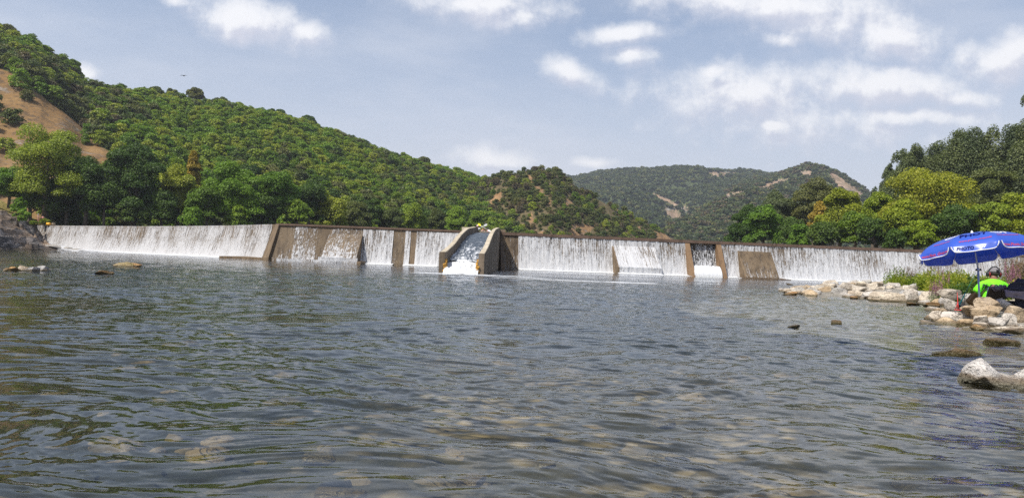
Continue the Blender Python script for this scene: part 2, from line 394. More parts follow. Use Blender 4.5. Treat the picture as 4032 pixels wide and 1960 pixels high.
def wave_height(X, Y, spacing):
    rg = np.random.default_rng(3); h = np.zeros_like(X)
    dist = np.hypot(X, Y)
    wx = X+1.1*(fbm(X*.35, Y*.35, seed=50, octv=3)-.5)*2; wy = Y+.9*(fbm(X*.35, Y*.35, seed=60, octv=3)-.5)*2
    patch = .45+1.1*fbm(X*.16, Y*.3, seed=70, octv=3)
    rough_far = np.clip((dist-2)/14, 0, 1)
    for i in range(80):
        lam = .05*(16 ** ((i/79.0)**1.2)); lam *= rg.uniform(.9, 1.1)
        ang = rg.normal(.05, .5)
        kx, ky = math.sin(ang)*2*math.pi/lam, math.cos(ang)*2*math.pi/lam
        slope = .0225*(1.0 if lam < .45 else (.45/lam)**1.2)
        w_ = np.clip(lam/(spacing*2.6)-1, 0, 1)
        loc = .6+.8*vnoise(X/(lam*4)+i*3.1, Y/(lam*3)+i*7.7, seed=i) if lam < 1.2 else 1.0
        amp = slope*lam/(2*math.pi)*w_*loc*(.45+.75*rough_far if lam < .35 else .7+.5*rough_far)
        ph = kx*wx+ky*wy+rg.uniform(0, 6.28)
        s = np.sin(ph); h += amp*(s+.25*np.cos(2*ph))
    return h*patch*1.0
NR, NC = 1450, 1100
rows = .7*(112/.7)**(np.linspace(0, 1, NR)); us = np.linspace(-1.15, 1.15, NC)
YY, UU = np.meshgrid(rows, us, indexing='ij'); XX = YY*UU
sp = YY*max(2.3/NC, math.log(160)/NR)
ZZ = wave_height(XX, YY, sp)
idx = np.arange(NR*NC).reshape(NR, NC)
fc = np.stack([idx[:-1, :-1], idx[:-1, 1:], idx[1:, 1:], idx[1:, :-1]], -1).reshape(-1, 4)
V = np.stack([XX, YY, ZZ], -1).reshape(-1, 3)
keep = np.ones(len(V), bool)
river = obj('river_water', mesh_np('river_water', V, fc, M_WATER, True))
tag(river, 'rippled clear river water below the weir', kind='structure')

# ------------------------------------------------------------------ weir line
CREST = 4.2
ctrl = [(-420, 168), (128, 134), (340, 124), (555, 114.5), (740, 105), (897, 97), (1000, 91), (1085, 86.5), (1102, 84.2), (1250, 84), (1427, 83.9), (1811, 84.2), (1956, 84.6), (2299, 85.6), (2683, 87), (3067, 88.4), (3656, 90), (4032, 91.5), (4700, 95)]
cp = [PZ(px, d, CREST) for px, d in ctrl]; cpx = np.array([c[0] for c in ctrl], float)
cs = [0.0]
for a, b in zip(cp, cp[1:]): cs.append(cs[-1]+(b-a).to_2d().length)
cs = np.array(cs); cxs = np.array([p.x for p in cp]); cys = np.array([p.y for p in cp])
def S(px): return float(np.interp(px, cpx, cs))
def smooth_at(s, arr):
    k = np.array([-2, -1, 0, 1, 2])*1.2
    s = np.asarray(s, float)
    return sum(np.interp(s+q, cs, arr) for q in k)/5
def line(s):
    x, y = np.interp(s, cs, cxs), np.interp(s, cs, cys)
    h = .8; tx = np.interp(s+h, cs, cxs)-np.interp(s-h, cs, cxs); ty = np.interp(s+h, cs, cys)-np.interp(s-h, cs, cys)
    n = np.hypot(tx, ty); return x, y, ty/n, -tx/n          # normal points downstream (towards the camera)
def batter(z): return 1.15*(np.clip((CREST-.35-z)/(CREST-.35), 0, 1)**1.15)
def face(s, z, off=0.0):
    x, y, nx, ny = line(s); o = batter(z)+off
    return np.stack([x+nx*o, y+ny*o, np.broadcast_to(z, np.shape(x*1.0+z)) if np.ndim(z) == 0 else z], -1)
def FP(s, z, off=0.0): return Vector(face(np.float64(s), np.float64(z), off).tolist())

weir = thing('weir', 'long brown concrete weir with water spilling over its crest across the river', 'weir', (0, 84, 0))
inv = Matrix.Translation((0, -84, 0))
def wpart(name, me, parent=None):
    me.transform(inv if parent is None else Matrix.Identity(4)); return obj(name, me, parent or weir)
def strip(s0, s1, ds, prof):
    """prof: list of (off, z) with off measured downstream of the crest line"""
    ss = np.linspace(s0, s1, max(2, int((s1-s0)/ds))); x, y, nx, ny = line(ss); vs = []
    for off, z in prof: vs.append(np.stack([x+nx*off, y+ny*off, np.full_like(x, z)], -1))
    Vv = np.stack(vs, 1).reshape(-1, 3); n = len(prof); I = np.arange(len(ss)*n).reshape(len(ss), n)
    f = np.stack([I[:-1, :-1], I[:-1, 1:], I[1:, 1:], I[1:, :-1]], -1).reshape(-1, 4)
    return Vv, f
fprof = [(-2.2, -1.2), (-2.2, CREST), (-.02, CREST)]+[(float(batter(z)), z) for z in np.linspace(CREST-.05, -1.0, 14)]
sR0, sR1 = S(2714), S(2818)          # sluice recess
def merge(parts):
    vs, fs, o = [], [], 0
    for v, f in parts: vs.append(v); fs.append(f+o); o += len(v)
    return np.concatenate(vs), np.concatenate(fs)
v_, f_ = merge([strip(cs[0], sR0, .8, fprof), strip(sR1, cs[-1], .8, fprof), strip(sR0, sR1, .8, [(-2.2, CREST), (0, CREST), (0, CREST-.3), (-1.3, CREST-.4), (-1.5, 1.4), (-1.5, -1)])])
wpart('wall', mesh_np('weir_wall', v_, f_, M_WEIR, False))
# crest: brown beam to the right of the chute, thin lip elsewhere
for (a, b, h, th) in ((S(1962), cs[-1], .3, .16), (S(1102), S(1822), .17, .12)):
    v_, f_ = strip(a, b, .8, [(-.3, CREST+.03), (th, CREST+.03), (th+.01, CREST-h), (-.05, CREST-h)])
    wpart('crest_beam', mesh_np('crest_beam', v_, f_, M_BEAM))
# ridge where the two lengths of wall meet
def wedge(name, px0, px1, ztop, top_off, base_off, zfoot=.0, mat=M_WEIR, foot_off=None, ds0=0, ds1=0, parent=None):
    s0, s1 = S(px0), S(px1)
    def prof(s):
        pts = [FP(s, ztop, -.3), FP(s, ztop, top_off)]
        x, y, nx, ny = (float(q) for q in line(s))
        fo = base_off if foot_off is None else foot_off
        pts += [Vector((x+nx*base_off, y+ny*base_off, zfoot)), Vector((x+nx*fo, y+ny*fo, zfoot-.002)), Vector((x+nx*fo, y+ny*fo, -.8)), Vector((x-nx*.2, y-ny*.2, -.8))]
        return pts
    mb = MB(); mb.prism(prof(s0), prof(s1)); me = mb.mesh(name, mat); return wpart(name, me, parent)
wedge('wall_ridge', 1090, 1103, CREST+.02, .12, 1.45, .3)
wedge('apron', 1008, 1452, .33, .3, 4.3, .26, M_WEIR)
wedge('buttress_block', 1302, 1431, 3.25, .25, 3.3, .6, M_WEIR)
wedge('buttress_block', 2407, 2572, 3.15, .25, 3.2, .75, M_WEIR, 3.2)
wedge('buttress_block', 2899, 3030, 3.2, .2, 2.7, .2, M_WEIR)
wedge('pier', 2696, 2714, CREST-.32, .12, 2.5, -.2, M_PIER)
wedge('pier', 2818, 2836, CREST-.32, .12, 2.5, -.2, M_PIER)
wedge('pier', 1971, 1985, CREST-1.1, .1, 2.6, -.2, M_WEIRD)
wedge('apron', 2890, 3062, .16, .3, 3.7, .05, M_WEIRD)
mb = MB()
a, b = FP(S(1824), CREST, -.35), FP(S(1852), CREST, -.35)
wedge('parapet', 1818, 1852, CREST+.42, -.02, .1, CREST+.05, M_SHAPED)
wedge('parapet', 1951, 1990, CREST+.32, -.02, .1, CREST+.05, M_WEIRD)

# falling water sheets
def sheet(name, px0, px1, mat, label, off=.1, ztop=None, zbot=-.05, group='curtains of water falling down the weir', base=None, lump=.07):
    s0, s1 = S(px0), S(px1); ztop = CREST-.3 if ztop is None else ztop
    ns = max(8, int((s1-s0)/.06)); nz = max(6, int((ztop-zbot)/.09))
    ss = np.linspace(s0, s1, ns); zz = np.linspace(ztop, zbot, nz); A, B = np.meshgrid(ss, zz, indexing='ij')
    d = off+lump*(fbm(A*3.0, B*.5, seed=5)-.35)*2+.05*(fbm(A*5, B*2.2, seed=6)-.5)+.22*np.clip(.5-B, 0, .5)**1.5*fbm(A*.7, A*0, seed=9)
    if base is None: Pn = face(A, B, d)
    else:
        x, y, nx, ny = line(A); o = base(B)+d; Pn = np.stack([x+nx*o, y+ny*o, B], -1)
    I = np.arange(ns*nz).reshape(ns, nz); f = np.stack([I[:-1, :-1], I[1:, :-1], I[1:, 1:], I[:-1, 1:]], -1).reshape(-1, 4)
    uv = np.stack([A, B], -1).reshape(-1, 2)
    o = obj(name, mesh_np(name, Pn.reshape(-1, 3), f, mat, True, uv))
    return tag(o, label, 'waterfall', group)
sheet('waterfall', 132, 1076, M_FALLL, 'long greyish curtain of falling water on the left arm of the weir', ztop=CREST+.02)
sheet('waterfall', 1165, 1255, M_VEIL2, 'thin white veil of water on the brown wall just right of the weir corner', .05)
sheet('waterfall', 1105, 1165, M_VEIL, 'faint trickles on the nearly dry brown wall at the weir corner', .04)
sheet('waterfall', 1255, 1303, M_VEIL, 'faint trickles beside the brown sloping buttress left of the chute', .04)
sheet('waterfall', 1310, 1430, M_VEIL2, 'short veil of water dropping onto the brown sloping buttress', .05, zbot=3.2)
sheet('waterfall', 1432, 1551, M_FALL, 'white curtain of water between the brown buttress and the dry brown strip')
sheet('waterfall', 1551, 1598, M_VEIL, 'wet brown strip with hardly any water left of the chute', .04)
sheet('waterfall', 1598, 1619, M_FALL, 'narrow band of falling water between two dry brown strips')
sheet('waterfall', 1641, 1812, M_FALL, 'white curtain of water directly left of the concrete chute')
sheet('waterfall', 1987, 2041, M_VEIL, 'wet brown wall with thin trickles just right of the chute', .04)
sheet('waterfall', 2041, 2410, M_FALL, 'broad white curtain between the chute and the water covered buttress')
sheet('waterfall', 2410, 2574, M_FALL, 'water dropping from the crest onto the white water covered buttress', zbot=3.1)
sheet('waterfall', 2574, 2697, M_FALL, 'white curtain between the water covered buttress and the twin brown piers')
sheet('waterfall', 2715, 2817, M_LACE, 'lacy water falling in front of the dark opening between the two piers', zbot=1.2, off=-.35)
sheet('waterfall', 2837, 2900, M_FALL, 'narrow white curtain between the right pier and the brown block')
sheet('waterfall', 2900, 3032, M_FALL, 'short fringe of water above the brown buttress block', zbot=3.15)
sheet('waterfall', 3032, 4600, M_FALL, 'long white curtain of water on the right behind the umbrella')
def ramp_off(z0, o0, z1, o1): return lambda z: o0+(o1-o0)*np.clip((z0-z)/(z0-z1), 0, 1.02)
b0 = float(batter(3.25))
sheet('waterfall', 1302, 1430, M_VEIL2, 'thin lacy water sliding down the brown sloping buttress left of the chute', .05, 3.27, .58, base=ramp_off(3.25, b0+.25, .6, 3.3), lump=.03)
sheet('waterfall', 1290, 1436, M_FALL, 'white fringe of water at the foot of the brown sloping buttress', .02, .62, .2, base=lambda z: 3.36+0*z)
sheet('waterfall', 1150, 1440, M_VEIL2, 'trickles running off the low concrete apron left of the chute', .02, .3, -.03, base=lambda z: 4.33+0*z)
b1 = float(batter(3.15))
sheet('waterfall', 2411, 2574, M_FALL, 'white foaming water over the sloping buttress right of the chute', .06, 3.2, .74, base=ramp_off(3.15, b1+.25, .75, 3.2))
sheet('waterfall', 2413, 2574, M_FALL, 'fringe of water falling from the foot of the water covered buttress', .05, .8, -.03, base=lambda z: 3.22+0*z)
sheet('waterfall', 2902, 3030, M_VEIL, 'thin film of water on the brown block between two white curtains', .05, 3.22, .15, base=ramp_off(3.2, float(batter(3.2))+.2, .2, 2.7), lump=.03)
# white boil between the piers
def foam_lump(name, X0, X1, Y0, Y1, zf, label, amp=.1, n=(60, 40), group=None, kind='stuff', mat=None, edge=.2):
    A, B = np.meshgrid(np.linspace(0, 1, n[0]), np.linspace(0, 1, n[1]), indexing='ij')
    X = X0(B)*(1-A)+X1(B)*A if callable(X0) else X0+(X1-X0)*A; Y = Y0+(Y1-Y0)*B
    Z = zf(A, B)+amp*(fbm(X*4, Y*4, seed=21)-.5)*2*np.minimum(1, 4*np.minimum(np.minimum(A, 1-A), np.minimum(B, 1-B))+.3)
    I = np.arange(A.size).reshape(A.shape); f = np.stack([I[:-1, :-1], I[1:, :-1], I[1:, 1:], I[:-1, 1:]], -1).reshape(-1, 4)
    o = obj(name, mesh_np(name, np.stack([X, Y, Z], -1).reshape(-1, 3), f, mat or M_FOAM, True, np.stack([X, Y], -1).reshape(-1, 2)))
    return tag(o, label, None, group, kind)
pa, pb = FP(S(2716), 0, 0), FP(S(2818), 0, 0)
foam_lump('foam', pa.x, pb.x, pa.y-1.2, pa.y+1.2, lambda A, B: 1.35*np.clip(B*1.9, 0, 1)**.45-.1, 'churning white water at the foot of the opening between the piers', .12)

# ------------------------------------------------------------------ canoe chute
chute = thing('canoe_chute', 'sloping concrete canoe chute running down from the weir towards the camera', 'canoe chute', (0, 60, 0))
K = 42.8
def wallpt(px, py, Xn):         # a top edge point whose world x is known
    lo, hi = 40.0, 90.0
    for _ in range(40):
        mid = (lo+hi)/2
        if P(px, py, mid).x > Xn: lo = mid
        else: hi = mid
    return lo, P(px, py, lo).z
xi = P(1752, 995, K).x; xo = P(1731, 995, K).x
stL = [wallpt(px, py, xi-.0) for px, py in ((1793, 960), (1816, 928.5), (1831, 913), (1849, 899))]
prof = [(K, P(1752, 995, K).z)]+stL
prof = [p for p in prof if p[0] < 82]+[(82.0, CREST+.42), (85.6, CREST+.42)]
py_, pz_ = np.array([p[0] for p in prof]), np.array([p[1] for p in prof])
pz_ = np.maximum.accumulate(np.minimum(pz_, CREST+.42))
#print('chute profile', [(round(a, 1), round(b, 2)) for a, b in zip(py_, pz_)])
def topz(y):
    return (np.interp(y-1.5, py_, pz_)+np.interp(y, py_, pz_)+np.interp(y+1.5, py_, pz_))/3
def xin_l(y): return xi-.12*(y-K)/42
xr = P(1885, 1000, K).x
def xin_r(y): return xr+.12*(y-K)/42
TH = .33
ysx = np.concatenate([np.linspace(K, 85.4, 60)])
def chute_wall(xin, sgn, name):
    n = len(ysx); tz = topz(ysx); x = xin(ysx); Vv = []
    for i in range(n):
        Vv += [(x[i], ysx[i], -.8), (x[i], ysx[i], tz[i]-.03), (x[i]+sgn*.03, ysx[i], tz[i]), (x[i]+sgn*(TH-.03), ysx[i], tz[i]), (x[i]+sgn*TH, ysx[i], tz[i]-.03), (x[i]+sgn*TH, ysx[i], -.8)]
    I = np.arange(n*6).reshape(n, 6); f = np.stack([I[:-1, :-1], I[:-1, 1:], I[1:, 1:], I[1:, :-1]], -1).reshape(-1, 4).tolist()
    me = bpy.data.meshes.new(name); me.from_pydata([Vector(v)-Vector((0, 60, 0)) for v in Vv], [], f+[[0, 1, 2, 3, 4, 5][::-1], [int(q) for q in I[-1]]])
    me.materials.append(M_CHUTE); me.materials.append(M_SHAPED)
    bm = bmesh.new(); bm.from_mesh(me); bmesh.ops.recalc_face_normals(bm, faces=bm.faces)
    for fa in bm.faces:
        if fa.normal.z > .5: fa.material_index = 1
    bm.to_mesh(me); bm.free(); return obj(name, me, chute)
chute_wall(xin_l, -1, 'side_wall'); chute_wall(xin_r, 1, 'side_wall')
# ochre crust on the two wall ends
for (xa, sgn) in ((xi, -1), (xr, 1)):
    mb = MB()
    for q in range(46):
        zz = .12+.75*random.random()**.8; rr = random.uniform(.05, .11)*(1.15-zz*.6)
        mb.ball((xa-sgn*random.uniform(-.05, .10), K-60+random.uniform(-.06, .5), zz), (rr, rr*.9, rr*1.3), 1)
    mb.build('lime_crust', M_ALGAE, chute, True)
# floor slab and the water running down it
nY = 300; ysw = np.linspace(K+1.6, 88, nY); nX = 40
A, B = np.meshgrid(np.linspace(0, 1, nX), ysw, indexing='ij')
X = xin_l(B)+.02+(xin_r(B)-xin_l(B)-.04)*A
zfl = np.minimum(topz(B)-.62, CREST-.12); zfl = np.where(B < K+4, zfl-.0*B, zfl)
rough = np.clip((84.5-B)/8, 0, 1)
Z = zfl+rough*(.17*(fbm(A*5, B*1.1, seed=31)-.5)+.09*(fbm(A*10, B*3, seed=32)-.5))
I = np.arange(A.size).reshape(A.shape); f = np.stack([I[:-1, :-1], I[1:, :-1], I[1:, 1:], I[:-1, 1:]], -1).reshape(-1, 4)
mt, t = material('chute_water')
uvn = t('ShaderNodeUVMap').outputs[0]; yv = t('ShaderNodeSeparateXYZ', {0: uvn}).outputs[1]
fo = t.noise(t.mapping(uvn, (3.2, .55, 1)), 1.0, 6, .75, 1.2)
cov = t.ramp(yv, K+3, 72, .07, -.14)
al = t.math('MULTIPLY', t.ramp(t.math('ADD', fo, cov), .52, .68), .9)
bp = t('ShaderNodeBump', {'Height': fo, 'Strength': .8, 'Distance': .12})
dk = t('ShaderNodeBsdfPrincipled', {'Base Color': (.05, .062, .075, 1), 'Roughness': .3, 'Normal': bp.outputs[0], 'IOR': 1.33})
wh = t('ShaderNodeBsdfPrincipled', {'Base Color': (.82, .84, .87, 1), 'Roughness': .4, 'Normal': bp.outputs[0]})
finish(t, t('ShaderNodeMixShader', {0: al, 1: dk.outputs[0], 2: wh.outputs[0]}).outputs[0]); M_CHW = mt
o = obj('chute_water', mesh_np('chute_water', np.stack([X, B, Z], -1).reshape(-1, 3), f, M_CHW, True, np.stack([X, B], -1).reshape(-1, 2)))
tag(o, 'dark rushing water with white streaks sliding down the chute', kind='structure')
z_end = float(np.mean(zfl[:, 0])); print('chute end z', z_end)
foam_lump('froth', lambda B: xin_l(K)+.03-.05*(B < .4), lambda B: xin_r(K)-.03+.05*(B < .4), K-.9, K+2.6, lambda A, B: (z_end+.06)*np.clip(B*1.08, 0, 1)**.62-.05+.1*np.sin(A*3.14), 'white froth tumbling out of the lower end of the chute', .16, (70, 70))
# foam spreading on the pool; flat patches with ragged outline
def foam_patch(name, cx, cy, rx, ry, label, seed=0, n=90, cover=.62, slant=0.0):
    A, B = np.meshgrid(np.linspace(-1, 1, n), np.linspace(-1, 1, n), indexing='ij')
    X = cx+A*rx; Y = cy+B*ry+A*rx*slant
    r = np.hypot(A, B); den = fbm(X*.5+seed, Y*1.6, seed=seed, octv=5)+.35*(1-r)
    Z = .035+.03*fbm(X*3, Y*3, seed=4)
    I = np.arange(A.size).reshape(A.shape); f = np.stack([I[:-1, :-1], I[1:, :-1], I[1:, 1:], I[:-1, 1:]], -1).reshape(-1, 4)
    k = den[:-1, :-1].ravel() > cover
    f = f[k]
    if len(f) == 0: return
    usd = np.unique(f); mp = np.zeros(A.size, int); mp[usd] = np.arange(len(usd)); f = mp[f]
    Vv = np.stack([X, Y, Z], -1).reshape(-1, 3)[usd]
    o = obj(name, mesh_np(name, Vv, f, M_FOAM2, True, Vv[:, :2])); tag(o, label, kind='stuff')
M_FOAM2 = m_fall('thin_foam', .72, (1.2, 3.5), .5, (.85, .88, .92))
foam_patch('foam', -3.0, K-1.4, 4.0, 1.6, 'foam spreading on the pool in front of the chute', 11, 110, .60)
foam_patch('foam', -3.0, K-3.4, 6.5, 1.2, 'thin streaks of foam drifting in front of the chute', 12, 110, .68)
q = G(2255, 1108); foam_patch('foam', q.x, q.y, 4.2, .8, 'long thin white line of foam on the pool right of the chute', 5, 120, .60, -.02)

# foam where each curtain meets the pool, and the cascade over rocks at the left end
def base_foam(px0, px1, label, wdt=1.3, off0=1.1):
    s0, s1 = S(px0), S(px1); ns = int((s1-s0)/.12); A, B = np.meshgrid(np.linspace(s0, s1, ns), np.linspace(0, 1, 12), indexing='ij')
    x, y, nx, ny = line(A); o_ = off0+wdt*B*(.55+.9*fbm(A*.6, A*0, seed=3)); Z = .13*(1-B)**1.2+.02+.09*(fbm(A*2.5, B*3, seed=8)-.4)*(1-B)
    I = np.arange(A.size).reshape(A.shape); f = np.stack([I[:-1, :-1], I[1:, :-1], I[1:, 1:], I[:-1, 1:]], -1).reshape(-1, 4)
    o = obj('foam', mesh_np('foam', np.stack([x+nx*o_, y+ny*o_, Z], -1).reshape(-1, 3), f, M_FOAM, True, np.stack([A, B*1.2], -1).reshape(-1, 2))); tag(o, label, kind='stuff')
base_foam(300, 1006, 'white foam along the foot of the left arm of the weir', 2.0)
base_foam(1440, 1560, 'foam below the curtain left of the dry brown strip'); base_foam(1600, 1733, 'foam below the curtain beside the chute')
base_foam(2040, 2405, 'foam below the broad curtain right of the chute'); base_foam(2575, 2700, 'foam below the curtain left of the piers')
base_foam(2836, 2898, 'foam between the right pier and the brown block'); base_foam(3040, 3700, 'foam below the long right curtain')
base_foam(2405, 2575, 'foam at the foot of the water covered buttress', 1, 3.3)

# ------------------------------------------------------------------ river bed, reservoir
def sheet_grid(name, X, Y, Z, mat, smooth=True, uv=None):
    I = np.arange(X.size).reshape(X.shape); f = np.stack([I[:-1, :-1], I[1:, :-1], I[1:, 1:], I[:-1, 1:]], -1).reshape(-1, 4)
    return mesh_np(name, np.stack([X, Y, Z], -1).reshape(-1, 3), f, mat, smooth, uv)
mt, t = material('river_bed'); pos = t('ShaderNodeNewGeometry').outputs['Position']
vo = t('ShaderNodeTexVoronoi', {'Vector': t.vmath('ADD', pos, t.vmath('MULTIPLY', t('ShaderNodeTexNoise', {'Vector': pos, 'Scale': 4.0}).outputs['Color'], (.18, .18, 0))), 'Scale': 5.5}); 
c = t.mix(t('ShaderNodeSeparateColor', {0: vo.outputs['Color']}).outputs[0], (.08, .07, .045), (.42, .33, .2))
c = t.mix(t.ramp(vo.outputs['Distance'], .25, .6), c, (.03, .028, .018))
c = t.mix(t.ramp(t.noise(pos, .5, 5), .38, .62), c, (.045, .042, .018))
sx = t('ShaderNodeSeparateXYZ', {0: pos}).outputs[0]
c = t.mix(t.math('MAXIMUM', t.ramp(t.vmath('LENGTH', pos), 5, 14), t.ramp(t.math('ADD', sx, t.math('MULTIPLY', t.noise(pos, .8, 3), .8)), .3, -1.2)), c, (.016, .02, .012))  # bed painted darker far off and leftwards, for light lost in deeper water
h = t.math('SUBTRACT', 1.0, vo.outputs['Distance'])
finish(t, t('ShaderNodeBsdfPrincipled', {'Base Color': c, 'Roughness': .9, 'Normal': t('ShaderNodeBump', {'Height': h, 'Strength': .8, 'Distance': .1}).outputs[0]}).outputs[0]); M_BED = mt
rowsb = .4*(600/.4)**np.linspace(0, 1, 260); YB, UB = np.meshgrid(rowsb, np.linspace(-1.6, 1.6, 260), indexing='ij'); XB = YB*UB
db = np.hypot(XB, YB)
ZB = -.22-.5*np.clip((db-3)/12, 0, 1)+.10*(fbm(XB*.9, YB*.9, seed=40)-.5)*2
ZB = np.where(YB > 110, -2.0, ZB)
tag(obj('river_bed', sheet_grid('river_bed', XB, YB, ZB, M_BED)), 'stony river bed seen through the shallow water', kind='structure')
mb = MB()   # the ground everything stands on, out to the horizon
mb.box((0, 1500, -3.3), (9000, 7000, 1.0)); tag(mb.build('ground', M_EARTH), 'ground plain under the valley', kind='structure')
ssr = np.linspace(cs[0], cs[-1], 120); x_, y_, nx_, ny_ = line(ssr)
Vr = [(x, y+1.6, CREST-.06) for x, y in zip(x_, y_)]+[(x*6-10, 900, CREST-.06) for x in x_]
n = len(ssr); fr_ = [(i, i+1, n+i+1, n+i) for i in range(n-1)]
M_RES = m_water('reservoir_water', (.3, .36, .3), .4)
tag(obj('reservoir_water', mesh_np('reservoir_water', Vr, fr_, M_RES, True)), 'still water held above the weir', kind='structure')
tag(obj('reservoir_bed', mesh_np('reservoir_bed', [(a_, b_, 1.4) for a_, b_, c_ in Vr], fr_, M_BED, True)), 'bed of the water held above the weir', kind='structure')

# ------------------------------------------------------------------ hills
OV = 4032/2576.0
def uv_of(ox, oy): v = ray(ox*OV, oy*OV); return v.x/v.y, (v.z/v.y)
def inpoly(px, py, poly):
    px, py = np.asarray(px), np.asarray(py); r = np.zeros(px.shape, bool); n = len(poly)
    for i in range(n):
        (x1, y1), (x2, y2) = poly[i], poly[(i+1) % n]
        if y1 == y2: continue
        c = ((y1 > py) != (y2 > py)) & (px < (x2-x1)*(py-y1)/(y2-y1)+x1)
        r ^= c
    return r
BARE = {  # bare ground on each hill, as outlines (photo pixels, 2576 wide view)
 'A': [[(-500, 60), (-120, 110), (0, 178), (50, 203), (110, 250), (165, 292), (215, 333), (268, 368), (300, 400), (285, 450), (200, 470), (60, 500), (-500, 520)],
       [(-300, 500), (0, 497), (60, 510), (110, 548), (140, 575), (-300, 600)]],
 'B': [[(1306, 430), (1326, 430), (1352, 470), (1372, 500), (1388, 520), (1378, 522), (1350, 490), (1326, 458)], [(1215, 520), (1240, 495), (1262, 490), (1262, 505), (1235, 520), (1212, 535)],
       [(1425, 495), (1445, 520), (1440, 530), (1420, 505)], [(1545, 512), (1560, 535), (1552, 545), (1538, 520)], [(1335, 535), (1350, 565), (1345, 580), (1330, 550)], [(1440, 560), (1500, 575), (1480, 600), (1430, 600)],
       [(1600, 560), (1615, 585), (1605, 600), (1590, 580)], [(1640, 580), (1710, 590), (1720, 625), (1640, 625)], [(1320, 590), (1370, 580), (1400, 605), (1330, 605)]],
 'C': [[(1770, 430), (1870, 432), (1880, 440), (1790, 442)], [(1640, 485), (1680, 500), (1740, 528), (1735, 536), (1690, 520), (1650, 498)], [(1665, 515), (1700, 530), (1725, 545), (1690, 556), (1672, 535)]],
 'D': [[(2085, 430), (2130, 458), (2175, 490), (2165, 500), (2120, 480), (2090, 455)], [(1800, 470), (1835, 455), (1880, 450), (1850, 466), (1810, 485)], [(1690, 552), (1740, 525), (1800, 495), (1850, 480), (1880, 470), (1870, 482), (1790, 510), (1730, 545), (1698, 562)],
       [(1900, 468), (1960, 452), (1990, 446), (1960, 462), (1905, 482)], [(2010, 432), (2040, 430), (2050, 440), (2015, 444)]]}
class Hill:
    def __init__(s, key, name, label, mat, cols, tree_h, nu=170, nt=90, pw=.95, bump=.5, z0=CREST+.2, back=.7, kind='structure', gully=0.0):
        s.gully = gully
        """cols: (ov x, ridge ov y, base distance, ridge distance); the ridge is lowered by the height of its trees"""
        cc = []
        for ox, oy, db_, dr in cols:
            u, v = uv_of(ox, oy); cc.append((u, v-tree_h/dr, db_, dr))
        cc.sort(); s.u = np.array([c[0] for c in cc]); s.v = np.array([c[1] for c in cc]); s.db = np.array([c[2] for c in cc]); s.dr = np.array([c[3] for c in cc])
        s.pw, s.bump, s.z0, s.back = pw, bump, z0, back
        U, T = np.meshgrid(np.linspace(s.u[0], s.u[-1], nu), np.concatenate([np.linspace(-.02, 1, nt), np.linspace(1.04, 1+back, 16)]), indexing='ij')
        X, Y, Z = s.at(U, T)
        me = sheet_grid(name, X, Y, Z, mat); x_ = X.ravel(); y_ = Y.ravel(); px, py = proj(x_, y_, Z.ravel()); js = .15 if key in 'AB' else .02; ja = 1.0 if key in 'AB' else .5
        px = px/OV+(vnoise(x_*js, y_*js, seed=5)-.5)*26*ja; py = py/OV+(vnoise(x_*js, y_*js, seed=6)-.5)*18*ja; mk = np.zeros(len(x_), np.float32)
        for poly in BARE[key]: mk[inpoly(px, py, poly)] = 1
        at_ = me.attributes.new('bare', 'FLOAT', 'POINT'); at_.data.foreach_set('value', mk)
        s.o = obj(name, me); tag(s.o, label, None, None, kind)
    def at(s, U, T):
        v1 = np.interp(U, s.u, s.v); db_ = np.interp(U, s.u, s.db); dr = np.interp(U, s.u, s.dr)
        Y = db_+(dr-db_)*T; Tc = np.clip(T, 0, 1)
        vb = (s.z0-CAMH)/db_
        g = np.sin(Tc*math.pi/2)**s.pw
        v = vb+(v1-vb)*g; Z = CAMH+v*Y
        zr = CAMH+v1*dr; over = np.clip(T-1, 0, 9)
        Z = np.where(T > 1, zr*(1-over*.9), Z)
        X = U*Y
        gl = fbm(U*9+3, Y*.012, seed=81, octv=3)-.5
        Z = Z+gl*2*s.gully*np.sin(np.clip(T, 0, 1)*math.pi)+s.bump*(fbm(X*.12, Y*.12, seed=77, octv=4)-.5)*2*np.clip(T*4, 0, 1)
        Z = np.where(T < 0, s.z0-3, Z)
        return X, Y, Z
hillA = Hill('A', 'hill', 'wooded hillside on the left bank with a dry grass slope at its left end', M_DRYHILL,
    [(-420, -120, 134, 250), (-200, -10, 137, 250), (-60, 50, 138, 250), (0, 72, 138, 250), (60, 92, 139, 250), (110, 112, 140, 255), (160, 152, 142, 260), (215, 205, 145, 265), (300, 222, 150, 275),
     (400, 232, 155, 290), (470, 248, 160, 300), (560, 260, 165, 310), (700, 292, 172, 325), (770, 312, 176, 335), (870, 342, 182, 345), (940, 372, 188, 352), (1010, 396, 195, 360),
     (1080, 412, 205, 375), (1180, 438, 222, 400), (1280, 462, 245, 430), (1420, 510, 275, 450)], 3.4, nu=420, nt=200, gully=6.5)
hillB = Hill('B', 'hill', 'rounded scrubby spur with bare orange earth streaks right of the chute', M_SPUR,
    [(1120, 505, 300, 380), (1160, 470, 285, 370), (1200, 440, 275, 360), (1240, 434, 268, 355), (1280, 422, 265, 350), (1330, 416, 265, 350), (1400, 416, 268, 350), (1430, 440, 272, 350), (1460, 462, 276, 352), (1500, 482, 282, 355), (1540, 502, 290, 360),
     (1580, 524, 300, 365), (1620, 546, 310, 370), (1660, 566, 322, 376), (1700, 590, 335, 384), (1730, 606, 345, 390)], 3.2, nu=260, nt=180, bump=1.2, gully=5)
